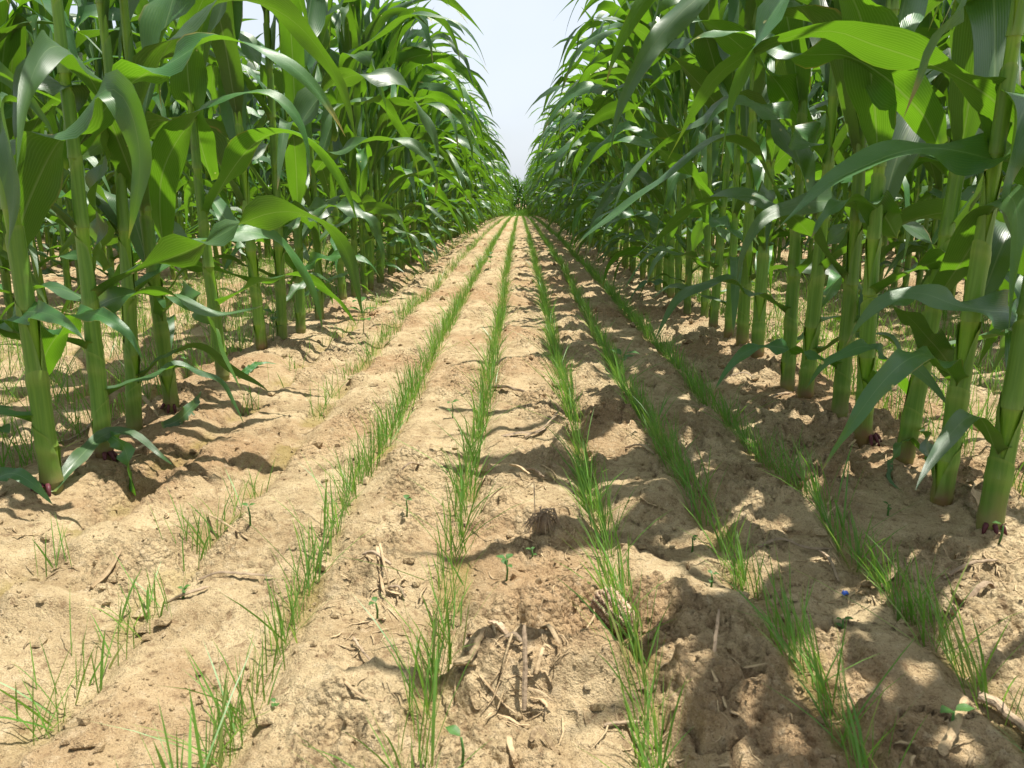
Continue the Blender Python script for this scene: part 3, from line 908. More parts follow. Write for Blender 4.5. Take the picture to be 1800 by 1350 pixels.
LEAVES = [
    (-1, 1, [(118, 300, 1.48), (160, 222, 1.46), (233, 145, 1.44), (300, 110, 1.42), (367, 72, 1.41), (433, 76, 1.41), (493, 102, 1.42), (545, 145, 1.44), (588, 205, 1.45), (607, 240, 1.46)], .080, [-35, -30, -5, 25, 25, 45, 50]),
    (-1, 0, [(18, 450, 1.31), (52, 350, 1.30), (95, 262, 1.28), (140, 205, 1.26), (178, 162, 1.25), (208, 162, 1.24), (233, 205, 1.24), (246, 280, 1.24), (240, 350, 1.24), (226, 420, 1.25)], .088, [-55, -50, -30, 10, 55, 75, 70, 50]),
    (-1, 1, [(110, 262, 1.48), (128, 185, 1.44), (100, 142, 1.40), (62, 140, 1.37), (34, 175, 1.35), (30, 235, 1.34), (44, 270, 1.34)], .085, [-40, -45, -45, -40, -30]),
    (-1, 0, [(-24, 240, 1.31), (-18, 185, 1.25), (2, 200, 1.19), (18, 262, 1.16), (24, 340, 1.15), (14, 438, 1.15)], .075, [0, 30, 70, 80, 70]),
    (-1, 3, [(287, 438, 1.80), (281, 372, 1.75), (284, 312, 1.71), (303, 262, 1.68), (337, 213, 1.66), (372, 178, 1.65), (420, 163, 1.66), (483, 172, 1.68), (531, 222, 1.70), (547, 314, 1.71)], .082, [-75, -75, -55, -20, 15, 30, 55, 60]),
    (-1, 4, [(372, 318, 2.10), (354, 258, 2.04), (336, 180, 1.98), (330, 95, 1.94), (352, 10, 1.92), (400, -60, 1.92), (470, -70, 1.95), (520, 0, 1.98)], .092, [-80, -75, -60, -40, 0, 20]),
    (-1, 1, [(146, 565, 1.48), (180, 534, 1.42), (225, 518, 1.38), (293, 516, 1.36), (340, 540, 1.35), (390, 551, 1.36), (440, 544, 1.37), (464, 536, 1.37)], .052, [0, 30, 45, 10, -30, 20, 40]),
    (-1, 0, [(64, 668, 1.31), (84, 615, 1.26), (122, 566, 1.21), (155, 549, 1.18), (200, 566, 1.16), (233, 596, 1.15), (254, 640, 1.15)], .056, [-60, -50, -10, 25, 45, 50]),
    (-1, 0, [(38, 600, 1.31), (20, 560, 1.25), (45, 548, 1.19), (85, 552, 1.15), (122, 572, 1.13), (150, 600, 1.12)], .060, [10, 40, 50, 45, 40]),
    (-1, 2, [(195, 470, 1.67), (175, 420, 1.60), (168, 350, 1.55), (182, 280, 1.52), (200, 215, 1.52), (225, 190, 1.54), (262, 230, 1.58)], .080, [60, 70, 75, 60, 30, 20]),
    (-1, 6, [(484, 405, 2.65), (523, 374, 2.58), (575, 363, 2.52), (605, 363, 2.50), (637, 376, 2.50), (660, 400, 2.51), (671, 440, 2.52), (674, 486, 2.53)], .078, [-40, -20, 20, 30, 45, 60]),
    (-1, 8, [(548, 312, 3.12), (575, 278, 3.04), (622, 256, 2.98), (670, 245, 2.94), (706, 245, 2.92), (737, 262, 2.92), (760, 289, 2.93), (768, 320, 2.94), (763, 350, 2.95)], .080, [-40, -25, 10, 25, 40, 60]),
    (-1, 7, [(512, 500, 2.84), (539, 466, 2.76), (580, 451, 2.70), (622, 451, 2.68), (651, 464, 2.68), (668, 488, 2.70)], .064, [10, 30, 30, 10, 30]),
    (-1, 9, [(590, 250, 3.6), (620, 120, 3.5), (665, 60, 3.45), (720, 30, 3.4), (760, 25, 3.38), (800, 40, 3.38), (835, 70, 3.4), (855, 118, 3.42)], .085, [-30, -20, 0, 20, 30]),
    (1, 0, [(1838, 300, 1.19), (1796, 240, 1.18), (1748, 178, 1.17), (1667, 128, 1.16), (1600, 100, 1.16), (1533, 78, 1.16), (1467, 55, 1.16), (1400, 62, 1.17), (1333, 87, 1.19), (1267, 127, 1.21), (1225, 187, 1.23), (1196, 240, 1.24), (1174, 280, 1.25)], .076, [-40, -40, -35, -10, -35, -45, -40, -20]),
    (1, 2, [(1652, 262, 1.45), (1628, 210, 1.43), (1592, 170, 1.41), (1548, 130, 1.40), (1485, 98, 1.40), (1417, 96, 1.41), (1367, 85, 1.42), (1295, 56, 1.44), (1230, 66, 1.46), (1192, 92, 1.47)], .088, [-60, -60, -55, -45, -10, 25, 30, 20]),
    (1, 0, [(1835, 345, 1.19), (1800, 292, 1.17), (1745, 281, 1.15), (1690, 266, 1.14), (1630, 260, 1.13), (1567, 272, 1.12), (1500, 300, 1.11), (1450, 326, 1.11), (1400, 368, 1.11), (1360, 408, 1.12)], .074, [-70, -50, 20, 45, 38, 25, 0, -15]),
    (1, 5, [(1452, 300, 1.90), (1430, 262, 1.85), (1390, 222, 1.80), (1345, 188, 1.77), (1305, 180, 1.75), (1265, 196, 1.75), (1232, 236, 1.76)], .096, [40, 45, 50, 45, 30, 20]),
    (1, 0, [(1797, 585, 1.19), (1778, 552, 1.12), (1735, 546, 1.08), (1683, 537, 1.06), (1617, 515, 1.05), (1560, 526, 1.05), (1517, 560, 1.05), (1488, 606, 1.06)], .060, [20, 45, 40, 35, 45, 40]),
    (1, 4, [(1546, 440, 1.74), (1522, 388, 1.66), (1478, 356, 1.58), (1407, 358, 1.50), (1343, 384, 1.46), (1310, 434, 1.43), (1294, 500, 1.43)], .066, [-30, 10, 35, 40, 55, 50]),
    (1, 0, [(1850, 250, 1.19), (1815, 185, 1.13), (1786, 230, 1.09), (1774, 330, 1.07), (1786, 440, 1.08)], .100, [30, 60, 85, 80]),
    (1, 2, [(1596, 700, 1.45), (1570, 652, 1.42), (1545, 616, 1.38), (1515, 609, 1.36), (1483, 622, 1.35), (1447, 642, 1.35), (1416, 684, 1.36)], .042, [-20, 20, 30, 40, 40]),
    (1, 1, [(1684, 672, 1.264), (1660, 628, 1.23), (1632, 595, 1.20), (1596, 556, 1.18), (1555, 530, 1.17), (1510, 520, 1.17)], .050, [-60, -50, -40, -10, 10]),
    (1, 3, [(1578, 420, 1.55), (1548, 372, 1.49), (1500, 350, 1.44), (1455, 372, 1.41), (1425, 420, 1.40)], .070, [-50, -40, 0, 30]),
    (1, 6, [(1425, 250, 2.02), (1370, 150, 1.95), (1300, 80, 1.9), (1240, 40, 1.88), (1180, 40, 1.87), (1130, 80, 1.88), (1100, 140, 1.9)], .085, [-40, -20, 0, 10, 20]),
    (1, 9, [(1310, 250, 2.75), (1240, 160, 2.65), (1170, 90, 2.58), (1100, 40, 2.53), (1040, 35, 2.5), (1000, 70, 2.5), (978, 130, 2.52)], .085, [-35, -20, 0, 10, 20]),
]
for q_, (sd, k_, pth, W_, sh_) in enumerate(LEAVES):
    hero_leaf(sd, k_, pth, W_, sh_, 40 + q_)

# brace roots, purple at the foot of the nearest stalks
for (sd, k_), e in list(hero_plants.items()):
    if (sd, k_) not in ((-1, 0), (-1, 1), (-1, 3), (1, 0), (1, 3)): continue
    r_ = random.Random(k_ * 3 + sd)
    a0 = r_.uniform(-2.6, -1.0)
    for j in range(3):
        a = a0 + j * .7
        rr = .016
        c = Vector((e.location.x + math.cos(a) * rr * .7, e.location.y + math.sin(a) * rr * .7, e.location.z + .012))
        d = Vector((e.location.x + math.cos(a) * rr * 1.6, e.location.y + math.sin(a) * rr * 1.6, 0)); d.z = H(d.x, d.y) - .004
        pts = local_to(e, [c, c.lerp(d, .55) + Vector((0, 0, .004)), d])
        link('root', tube_mesh('root', pts, [.0042, .0036, .0020], M_SHOOT, sides=6), e)

# ------------------------------------------------------------------ broken leaves lying at the feet of the stalks
def lying_leaf(label, path, Wm, mat, seed, shows=(60, 40, 50), name='fallen_leaf'):
    pts = [ground_at(px, py, lift) for px, py, lift in path]
    v, q, ac, al = posed_leaf_mesh(pts, Wm, list(shows), seed, wrap_on=False, n=22, nc=5)
    b = np.array(pts[0]); v = v - b
    o = link(name, np_mesh(name, v, q, mat, {'across': ac, 'along': al, 'tone': ac * 0 + .4}), loc=pts[0])
    tag(o, label, 'leaf')
lying_leaf('broken green corn leaf arching over the soil in front of the first left stalk', [(92, 868, .004), (140, 840, .03), (190, 812, .05), (240, 812, .055), (285, 835, .03), (308, 840, .015)], .026, M_LEAF, 3, (30, 60, 40))
lying_leaf('folded green leaf end hanging onto the soil beside the arching broken leaf', [(200, 815, .05), (225, 828, .035), (232, 850, .015), (232, 862, .004)], .030, M_LEAF, 4, (60, 80, 70))
lying_leaf('withered pale leaf draped round the foot of the third left stalk', [(160, 800, .03), (180, 772, .05), (210, 742, .07), (245, 730, .06), (285, 752, .02)], .022, M_STRAW, 5)
lying_leaf('fallen corn leaf on lit soil right of the fourth left stalk', [(285, 752, .004), (315, 738, .012), (345, 722, .02), (355, 705, .03)], .030, M_LEAF, 6, (60, 60, 60))
lying_leaf('grey green leaf strip lying flat on soil behind the fifth left stalk', [(418, 655, .004), (455, 645, .01), (490, 640, .01)], .020, M_LEAF, 7)
lying_leaf('green broken leaf bent down at the foot of the second right stalk', [(1620, 824, .03), (1590, 818, .05), (1568, 832, .03), (1562, 850, .008), (1590, 866, .004)], .018, M_LEAF, 8)
lying_leaf('splayed broken leaf sheath propped against the second right stalk', [(1660, 884, .004), (1640, 862, .02), (1622, 836, .05), (1612, 815, .07)], .034, M_LEAF, 9, (70, 70, 70))
lying_leaf('pale sheath lying with its dark end at the thickest right stalk', [(1720, 905, .006), (1705, 880, .012), (1692, 852, .012)], .014, M_STRAW, 10)
lying_leaf('curled green leaf lying at the left edge below the first stalk', [(-15, 870, .02), (25, 862, .03), (60, 868, .02), (95, 895, .006)], .024, M_LEAF, 12)

# ------------------------------------------------------------------ dry stalks, sticks and other litter one can pick out
def stick(name, label, cat, path, rad, mat, seed=1, rough=.22, flat=.62, sides=7):
    rad = rad * .60
    P = [ground_at(px, py, lift + rad * .5) for px, py, lift in path]
    P2, L = smooth_path(P, max(6, 4 * len(path)))
    r_ = np.random.default_rng(seed)
    n = len(P2)
    rr = rad * np.linspace(1.08, .85, n); rr[0] *= r_.uniform(.5, 1); rr[-1] *= r_.uniform(.3, .8)
    P2[1:-1] += r_.normal(0, rad * .10, (n - 2, 3))
    base = np.array(P2[0])
    me = tube_mesh(name, P2 - base, rr, mat, sides=sides, rough=rough, flat=flat, seed=seed)
    me.polygons.foreach_set('use_smooth', np.zeros(len(me.polygons), bool))
    o = link(name, me, loc=base)
    tag(o, label, cat)
    return o
STICKS = [
    ('dry_stalk', 'long dry bent corn stalk lying left of the thick grass line, mid aisle', 'dry stalk', [(882, 768, 0), (915, 765, .004), (945, 760, .006), (992, 738, .008)], .0062, M_STICK),
    ('dry_stalk', 'thinner dry stalk crossing the long bent one at its upper end', 'dry stalk', [(922, 772, .004), (955, 754, .012), (985, 742, .012)], .0042, M_STICK),
    ('dry_stalk', 'short split stalk pointing down from the end of the long bent stalk', 'dry stalk', [(975, 762, .002), (988, 750, .006), (998, 743, .01)], .0045, M_STRAW),
    ('husk_strip', 'flat grey brown husk strip lying across the sunlit middle line of grass', 'husk', [(866, 692, .006), (890, 694, .008), (926, 698, .006)], .0095, M_STICK),
    ('twig', 'thin curved pale twig beside the middle grass line above the rootball', 'twig', [(846, 902, .002), (862, 884, .008), (885, 868, .012)], .0035, M_STRAW),
    ('twig', 'thin dark stem standing upright out of the small rootball', 'twig', [(945, 932, .0), (941, 925, .045), (938, 918, .085)], .0018, M_STICK),
    ('dry_stalk', 'pale upright-lying stalk piece at the right of the left stick pile', 'dry stalk', [(664, 975, .010), (670, 1010, .012), (677, 1052, .004)], .0042, M_STRAW),
    ('dry_stalk', 'second pale stick close beside the stalk piece in the left stick pile', 'dry stalk', [(668, 978, .018), (678, 1008, .014), (684, 1024, .006)], .0032, M_STRAW),
    ('dry_stalk', 'brown stub crossing the top of the left stick pile', 'dry stalk', [(638, 983, .004), (660, 993, .010), (688, 1006, .010)], .0055, M_STICK),
    ('dry_stalk', 'dark bent stick at the foot of the left stick pile', 'dry stalk', [(683, 1018, .008), (700, 1030, .010), (712, 1052, .004)], .0038, M_STICK),
    ('dry_stalk', 'short horizontal stick closing the bottom of the left stick pile', 'dry stalk', [(682, 1046, .004), (700, 1044, .006), (716, 1046, .004)], .0036, M_STRAW),
    ('dry_stalk', 'longest pale flat stalk piece in the litter by the big shaded clod', 'dry stalk', [(948, 1110, .008), (965, 1137, .010), (984, 1166, .004)], .0052, M_STRAW),
    ('dry_stalk', 'thick pale husk chunk between the middle grass and the shaded clod', 'dry stalk', [(800, 1188, .004), (825, 1176, .008), (852, 1158, .006)], .0085, M_STRAW),
    ('dry_stalk', 'short upright-tilted splinter in the litter above the shaded clod', 'dry stalk', [(922, 1198, .010), (924, 1176, .026), (922, 1156, .034)], .0042, M_STICK),
    ('dry_stalk', 'pale chip lying on top of the big shaded clod', 'dry stalk', [(930, 1180, .014), (950, 1184, .016), (974, 1190, .010)], .0038, M_STRAW),
    ('dry_stalk', 'curved stub at the left end of the litter by the shaded clod', 'dry stalk', [(888, 1166, .004), (905, 1158, .012), (918, 1148, .010)], .0040, M_STICK),
    ('dry_stalk', 'forked short piece crossing the middle of the litter by the shaded clod', 'dry stalk', [(898, 1132, .006), (912, 1146, .010), (935, 1160, .008)], .0042, M_STRAW),
    ('dry_stalk', 'short thick chip at the right of the litter above the shaded clod', 'dry stalk', [(942, 1166, .008), (956, 1154, .010), (968, 1144, .006)], .0046, M_STRAW),
    ('dry_stalk', 'round brown stub at the upper left of the litter, by the middle grass', 'dry stalk', [(862, 1098, .002), (878, 1106, .004), (894, 1116, .002)], .0062, M_STICK),
    ('dry_stalk', 'brown stump standing against the middle grass left of the litter', 'dry stalk', [(822, 1158, .0), (823, 1142, .014), (826, 1128, .024)], .0064, M_STICK),
    ('twig', 'long thin pale stalk on lit soil at far left between two sparse grass lines', 'twig', [(368, 922, .003), (400, 932, .006), (436, 942, .003)], .0038, M_STRAW),
    ('twig', 'long wavy stick right of the leftmost grass tufts', 'twig', [(350, 1022, .002), (385, 1014, .006), (430, 1016, .006), (482, 1016, .002)], .0040, M_STICK),
    ('dry_stalk', 'split flat stalk lying below the long wavy stick on the left', 'dry stalk', [(290, 1062, .002), (330, 1050, .005), (368, 1036, .003)], .0050, M_STICK),
    ('dry_stalk', 'pale straw stalk half hidden behind the left grass tufts', 'dry stalk', [(162, 1036, .003), (190, 1008, .006), (216, 982, .004)], .0050, M_STRAW),
    ('dry_stalk', 'shaded horizontal stick left of the right-hand grass line', 'dry stalk', [(1332, 965, .002), (1370, 962, .006), (1420, 965, .006), (1464, 968, .002)], .0042, M_STICK),
    ('dry_stalk', 'short dark stick pointing downhill beside the shaded horizontal stick', 'dry stalk', [(1440, 966, .004), (1456, 990, .006), (1474, 1022, .003)], .0046, M_STICK),
    ('dry_stalk', 'long shaded stalk under the sunny straw heap at right', 'dry stalk', [(1660, 1008, .003), (1700, 1004, .006), (1750, 998, .003)], .0048, M_STICK),
    ('dry_stalk', 'gnarled brown root bent in the sun patch at right', 'dry stalk', [(1700, 1062, .002), (1716, 1046, .012), (1735, 1040, .010), (1752, 1036, .003)], .0056, M_STICK),
    ('dry_stalk', 'thick dark dead stalk at the bottom right corner', 'dry stalk', [(1718, 1236, .006), (1750, 1254, .008), (1780, 1274, .008), (1815, 1302, .004)], .0105, M_STICK),
    ('dry_stalk', 'pale curved bare stick rising near the bottom right corner', 'dry stalk', [(1652, 1345, .004), (1664, 1322, .012), (1680, 1298, .022), (1690, 1276, .026)], .0062, M_STRAW),
    ('dry_stalk', 'thin straw stalk leaning on the soil between the two nearest right stalks', 'dry stalk', [(1692, 845, .006), (1705, 872, .006), (1722, 906, .003)], .0042, M_STRAW),
    ('dry_stalk', 'hooked pale stick at the bottom middle of the aisle', 'dry stalk', [(932, 1306, .003), (945, 1298, .010), (960, 1312, .008), (980, 1332, .003)], .0046, M_STRAW),
    ('dry_stalk', 'short pale stub left of the hooked stick at the bottom', 'dry stalk', [(893, 1312, .008), (898, 1330, .006), (906, 1350, .003)], .0046, M_STRAW),
    ('dry_stalk', 'grey stick in shade beside the lowest tuft of the thick grass line', 'dry stalk', [(1062, 1276, .003), (1090, 1280, .005), (1124, 1282, .003)], .0042, M_STICK),
    ('twig', 'short dark stub sticking up in the sunlit soil right of the cob', 'twig', [(1254, 1162, .0), (1256, 1146, .016), (1260, 1122, .034)], .0026, M_STICK),
    ('twig', 'straight pale straw on bare soil at the lower left', 'twig', [(1000 - 400, 1222, .002), (636, 1228, .003), (690, 1232, .002)], .0022, M_STRAW),
    ('dry_stalk', 'forked dry stem on the smooth soil left of the middle grass', 'dry stalk', [(622, 1130, .006), (632, 1146, .006), (652, 1168, .002)], .0030, M_STICK),
    ('dry_stalk', 'thin stalk running along soil behind the first two left stalks', 'dry stalk', [(95, 782, .004), (140, 772, .008), (205, 712, .008)], .0050, M_STICK),
    ('dry_stalk', 'pale stalk lying between the second and third left stalks', 'dry stalk', [(178, 722, .004), (200, 712, .008), (216, 706, .006)], .0050, M_STRAW),
    ('dry_stalk', 'long dark stalk lying along the foot of the left row', 'dry stalk', [(108, 815, .004), (160, 806, .008), (225, 800, .008), (268, 782, .004)], .0060, M_STICK),
    ('dry_stalk', 'pale stalk piece lying by the reddish-footed fourth right stalk', 'dry stalk', [(1440, 775, .004), (1470, 768, .006), (1502, 768, .004)], .0040, M_STRAW),
    ('dry_stalk', 'grey stick on shaded soil left of the sixth right stalk', 'dry stalk', [(1285, 650, .003), (1310, 660, .006), (1328, 672, .003)], .0050, M_STICK),
    ('dry_stalk', 'crooked stick on shaded soil below the eighth right stalk', 'dry stalk', [(1342, 712, .003), (1365, 700, .008), (1392, 692, .003)], .0055, M_STICK),
    ('dry_stalk', 'brown stick on rough shaded soil between the two right grass lines', 'dry stalk', [(1100, 790, .003), (1125, 788, .006), (1150, 800, .003)], .0058, M_STICK),
    ('dry_stalk', 'round cut stalk piece in the rough litter right of the middle', 'dry stalk', [(925, 830, .004), (940, 838, .008), (956, 846, .006)], .0080, M_STICK),
    ('dry_stalk', 'pale thin piece over the round cut stalk right of the middle', 'dry stalk', [(896, 826, .012), (912, 834, .014), (930, 842, .010)], .0042, M_STRAW),
    ('dry_stalk', 'dark stick pair end left of the middle grass line', 'dry stalk', [(700, 840, .006), (720, 832, .012), (745, 816, .008)], .0042, M_STICK),
]
for q_, a in enumerate(STICKS):
    stick(*a, seed=q_ + 3)

# old corn cob with its emptied kernel sockets
def corn_cob():
    p = ground_at(1078, 1098, .018)
    a = ground_at(1050, 1068, .022); b = ground_at(1108, 1128, .022)
    ax = (b - a); L = ax.length * .98; ax.normalize()
    n, m = 60, 72; tone = []
    V = np.zeros((n, m, 3))
    for i in range(n):
        t = i / (n - 1)
        env = min(1, math.sqrt(max(0, 1 - abs(2 * t - 1) ** 5))) * (1 - .12 * t)
        for j in range(m):
            f = 2 * math.pi * j / m
            kr = math.sin(f * 7 + (math.pi * int(t * 18) % 2) * .5); kc = math.sin(t * 18 * 2 * math.pi)
            soc = .5 * kr * kr + .5 * kc * kc; tone.append(max(0, min(1, soc + .35 * math.sin(f * 31 + i * 1.7) * math.sin(i * 2.3 + f * 5))))
            rr = .0185 * env * (1 + .30 * (soc - .5) + .10 * math.sin(f * 31 + i * 1.7) * math.sin(i * 2.3 + f * 5))
            V[i, j] = (rr * math.cos(f), rr * math.sin(f), (t - .5) * L)
    Q = grid_quads(n, m, True)[:, ::-1]
    me = np_mesh('corn_cob', V.reshape(-1, 3), Q, M_COB, {'tone': tone})
    o = link('corn_cob', me)
    o.rotation_mode = 'QUATERNION'; o.rotation_quaternion = ax.to_track_quat('Z', 'Y')
    o.location = p
    tag(o, 'old brown corn cob lying against the thick grass line right of the middle', 'corn cob')
    for s_ in (-1, 1):
        pts = [(0, 0, s_ * L * .45), (0, 0, s_ * L * .5), (.001, 0, s_ * L * .53)]
        link('cob_core', tube_mesh('cob_core', pts, [.008, .007, .005], M_STRAW, sides=10, rough=.1, seed=4), o)
corn_cob()

# small rootball of dead fibres
def rootball():
    p = ground_at(955, 942)
    e = empty('rootball', p, 'small dead rootball with matted fibres standing between the two middle grass lines', 'rootball')
    r_ = random.Random(8)
    me = bpy.data.meshes.new('root_clump'); bm_v = []; bm_f = []
    for k in range(46):
        a = r_.uniform(0, 6.28); d = r_.uniform(.012, .034); h = r_.uniform(.012, .03)
        pts = [(r_.gauss(0, .004), r_.gauss(0, .004), h), (math.cos(a) * d * .55, math.sin(a) * d * .4, h * r_.uniform(.7, 1.1)), (math.cos(a) * d, math.sin(a) * d * .7, r_.uniform(-.004, .004))]
        V, Q, c = tube(pts, [.0013, .0011, .0005], sides=4, caps=False)
        o_ = len(bm_v); bm_v += [tuple(v) for v in V]; bm_f += [tuple(int(i) + o_ for i in q) for q in Q]
    me.from_pydata(bm_v, [], bm_f); me.materials.append(M_STICK); me.update()
    link('root_fibre', me, e)['kind'] = 'stuff'
    c = tube_mesh('crown', [(0, 0, -.005), (.001, 0, .012), (.002, 0, .024)], [.010, .009, .006], M_STICK, sides=9, rough=.15, seed=5)
    link('crown', c, e)
rootball()

# scrap of blue plastic
def scrap():
    p = ground_at(1485, 1045, .002)
    r_ = np.random.default_rng(3)
    n = 6
    g = np.linspace(-1, 1, n)
    V = np.array([[a * .0042, b * .0034, .004 * (1 - .6 * (a * a + b * b)) + r_.normal(0, .0009)] for a in g for b in g])
    o = link('plastic_scrap', np_mesh('plastic_scrap', V, grid_quads(n, n), M_BLUE), loc=p)
    sd = o.modifiers.new('thickness', 'SOLIDIFY'); sd.thickness = .0006
    tag(o, 'tiny scrap of bright blue plastic on shaded soil at right', 'scrap')
scrap()

# broad-leaved seedlings
def weed(px, py, h, leaves, label, lsize, seed, lean=0.0):
    p = ground_at(px, py)
    e = empty('weed_seedling', p, label, 'weed')
    r_ = np.random.default_rng(seed)
    top = np.array([lean * h, r_.normal(0, .1) * h, h])
    link('stem', tube_mesh('stem', [(0, 0, -.005), tuple(top * .5 + [h * .05, 0, 0]), tuple(top)], [.0016, .0014, .0010], M_WEED, sides=6), e)
    for k in range(leaves):
        f = k / max(1, leaves)
        b = top * (1 - .55 * (k // 2) / max(1, leaves // 2))
        a = k * 2.4 + r_.uniform(-.3, .3) + seed
        L = lsize * r_.uniform(.8, 1.1); n = 11
        t = np.linspace(0, 1, n)
        el = .7 - 1.1 * t
        d = np.stack([np.cos(el) * math.cos(a), np.cos(el) * math.sin(a), np.sin(el)], 1) * L / (n - 1)
        P = b + np.vstack([[0, 0, 0], np.cumsum(d[:-1], axis=0)])
        side = np.tile([-math.sin(a), math.cos(a), 0], (n, 1))
        W = L * .30 * np.clip(np.sin(np.pi * np.clip((t - .12) / .88, 0, 1) ** .8), .05, 1)
        v, q, ac, al = leaf_arrays(P, side, W, .18 + 0 * t, .03 * L, 2, r_.uniform(0, 6, 3), 5)
        link('leaf', np_mesh('leaf', v, q, M_WEED, {'across': ac, 'along': al}), e)
WEEDS = [
    (862, 470, .10, 5, 'leafy weed standing between the sunny grass lines far down the aisle', .075),
    (638, 590, .12, 5, 'tall weed with bright top leaf near the left row, left of the grass lines', .075),
    (480, 610, .09, 5, 'leafy weed growing at the foot of the sixth left stalk', .055),
    (330, 668, .09, 5, 'slender weed beside the purple-footed left stalk', .045),
    (-10, 830, .10, 4, 'large round-leaved weed cut by the left edge of the picture', .095),
    (1092, 655, .05, 4, 'weed with broad leaves beside the leaning grass line in the middle distance', .075),
    (890, 1022, .03, 4, 'small bright four-leaved weed between the middle grass lines', .028),
    (663, 1086, .022, 2, 'tiny two-leaved seedling on bare soil left of the middle grass', .026),
    (812, 1345, .03, 1, 'single bright leaf blade sprouting at the bottom edge of the aisle', .034),
    (1665, 1300, .03, 2, 'two-leaved seedling beside the pale curved stick bottom right', .034),
    (1216, 968, .024, 2, 'small pointed seedling on the lit edge left of the leaning grass', .026),
    (1250, 1030, .016, 3, 'small seedling in shade left of the leaning grass line', .022),
    (322, 1052, .012, 4, 'flat rosette seedling by the split stalk on the left', .020),
    (160, 1085, .0, 0, '', .0),
    (485, 1250, .010, 3, 'tiny dark seedling on algae-stained soil at lower left', .015),
    (1478, 1115, .02, 3, 'fine seedling between the two right grass lines', .022),
    (795, 735, .035, 3, 'grass-like seedling on sunlit soil left of the middle grass line', .040),
    (715, 905, .025, 2, 'small seedling below the dark sticks left of the middle', .030),
    (440, 930, .03, 2, 'upright seedling right of the pale stalk on the left', .026),
    (935, 985, .014, 3, 'pale seedling in the lit patch below the rootball', .018),
    (1560, 905, .018, 3, 'small seedling on shaded soil in front of the second right stalk', .020),
    (1755, 955, .03, 1, 'narrow sprout on shaded soil right of the thickest right stalk', .036),
]
for q_, a in enumerate(WEEDS):
    if a[3]: weed(*a[:3], a[3], a[4], a[5] * (.54 if a[5] < .05 else .85), q_ + 1)

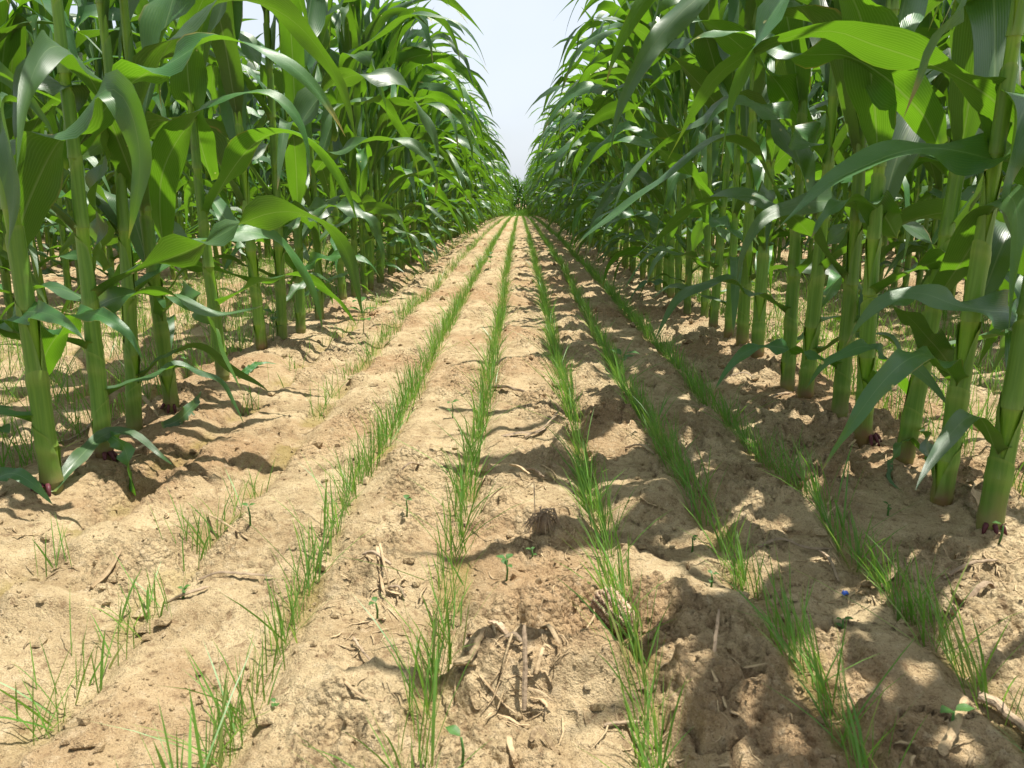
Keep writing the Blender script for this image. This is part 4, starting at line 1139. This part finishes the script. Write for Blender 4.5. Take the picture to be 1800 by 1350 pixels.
# ------------------------------------------------------------------ straw litter and loose crumbs: nobody could count these
def litter():
    r_ = np.random.default_rng(31)
    n = 5200
    y = .45 + 9 * r_.random(n) ** 1.9
    x = r_.uniform(-1.15, 1.15, n)
    dens = perlin(x * 5, y * 4, 801) + .9 * np.exp(-((np.minimum(np.abs(x - CORN_L), np.abs(x - CORN_R))) / .16) ** 2) + .35 * (x > .05) - .15
    extra = [(ground_at(1712, 990), 70, .035), (ground_at(930, 1150), 60, .035), (ground_at(690, 1015), 40, .035), (ground_at(940, 835), 50, .04), (ground_at(150, 760), 60, .09),
             (ground_at(230, 745), 50, .06), (ground_at(1480, 770), 60, .06), (ground_at(1380, 690), 60, .08), (ground_at(330, 715), 40, .06), (ground_at(960, 945), 30, .03), (ground_at(630, 1110), 20, .03), (ground_at(1560, 1010), 20, .05)]
    keep = dens > r_.uniform(-.5, 1.0, n)
    x = x[keep]; y = y[keep]
    for p, k, sg in extra:
        x = np.concatenate([x, r_.normal(p.x, sg, k)]); y = np.concatenate([y, r_.normal(p.y, sg, k)])
    n = len(x)
    L = np.clip(r_.lognormal(math.log(.019), .55, n), .006, .075) * (1 + .06 * y)
    wd = np.clip(r_.lognormal(math.log(.00085), .5, n), .0004, .0035) * (1 + .15 * y)
    a = r_.uniform(0, 2 * np.pi, n)
    V = []
    ts = np.array([-.5, -.1, .2, .5])
    bend = r_.normal(0, .18, n) * L; tilt = np.abs(r_.normal(0, .10, n)) * L
    for t in ts:
        cx = x + np.cos(a) * t * L - np.sin(a) * bend * (1 - 4 * t * t); cyy = y + np.sin(a) * t * L + np.cos(a) * bend * (1 - 4 * t * t)
        cz = soil(cx, cyy)[0] + wd * .6 + tilt * (t + .5)
        for f in (0, 1, 2):
            fa = 2 * np.pi * f / 3 + .5
            w_ = wd * (1 if abs(t) < .4 else .6)
            V.append(np.stack([cx - np.sin(a) * w_ * math.cos(fa), cyy + np.cos(a) * w_ * math.cos(fa), cz + w_ * .5 * math.sin(fa)], 1))
    V = np.stack(V, 1)
    q = np.vstack([grid_quads(4, 3, True)])
    Q = (np.arange(n)[:, None, None] * 12 + q[None]).reshape(-1, 4)
    tone = np.repeat(r_.uniform(0, 1, n), 12)
    me = np_mesh('straw_litter', V.reshape(-1, 3), Q, M_STRAW, {'tone': tone})
    tag(link('straw_litter', me), 'fine dry straw and chaff scattered over the soil', 'straw', None, 'stuff')

    # crumbs of soil
    ico_v = []; ph = (1 + 5 ** .5) / 2
    for s1 in (-1, 1):
        for s2 in (-1, 1):
            ico_v += [(0, s1, s2 * ph), (s1, s2 * ph, 0), (s2 * ph, 0, s1)]
    ico_v = np.array(ico_v) / math.sqrt(1 + ph * ph)
    F_ = []
    for i in range(12):
        for j in range(i + 1, 12):
            for k in range(j + 1, 12):
                if all(abs(np.linalg.norm(ico_v[p] - ico_v[q_]) - 1.0515) < .02 for p, q_ in ((i, j), (j, k), (i, k))):
                    nrm = np.cross(ico_v[j] - ico_v[i], ico_v[k] - ico_v[i])
                    F_.append((i, j, k) if np.dot(nrm, ico_v[i]) > 0 else (i, k, j))
    F_ = np.array(F_)
    n = 28000
    y = .45 + 9 * r_.random(n) ** 1.8
    x = r_.uniform(-1.1, 1.1, n) 
    d = perlin(x * 6, y * 5, 821) + .5 * perlin(x * 17, y * 15, 822) + .25 * (x > 0)
    keep = d > r_.uniform(-.3, .9, n)
    x = x[keep]; y = y[keep]; n = len(x)
    sz = np.clip(.0013 * r_.pareto(2.1, n) + .0013, .0012, .012) * (1 + .10 * y)
    V = ico_v[None] * (1 + r_.normal(0, .22, (n, 12, 1)))
    V = V * (sz[:, None, None] * r_.uniform(.6, 1.2, (n, 1, 3)) * np.array([1.1, 1.1, .8]))
    c = np.stack([x, y, soil(x, y)[0] + sz * .25], 1)
    V = (V + c[:, None]).reshape(-1, 3)
    z_, ro, fu, cr = soil(x, y)
    Q = (np.arange(n)[:, None, None] * 12 + F_[None]).reshape(-1, 3)
    me = np_mesh('soil_crumbs', V, Q, M_SOIL, {'rough': np.repeat(ro, 12), 'furrow': np.repeat(fu * .3, 12), 'crack': np.zeros(n * 12)}, smooth=False)
    tag(link('soil_crumbs', me), 'loose crumbs of dry soil scattered over the ground', 'soil', None, 'stuff')
litter()
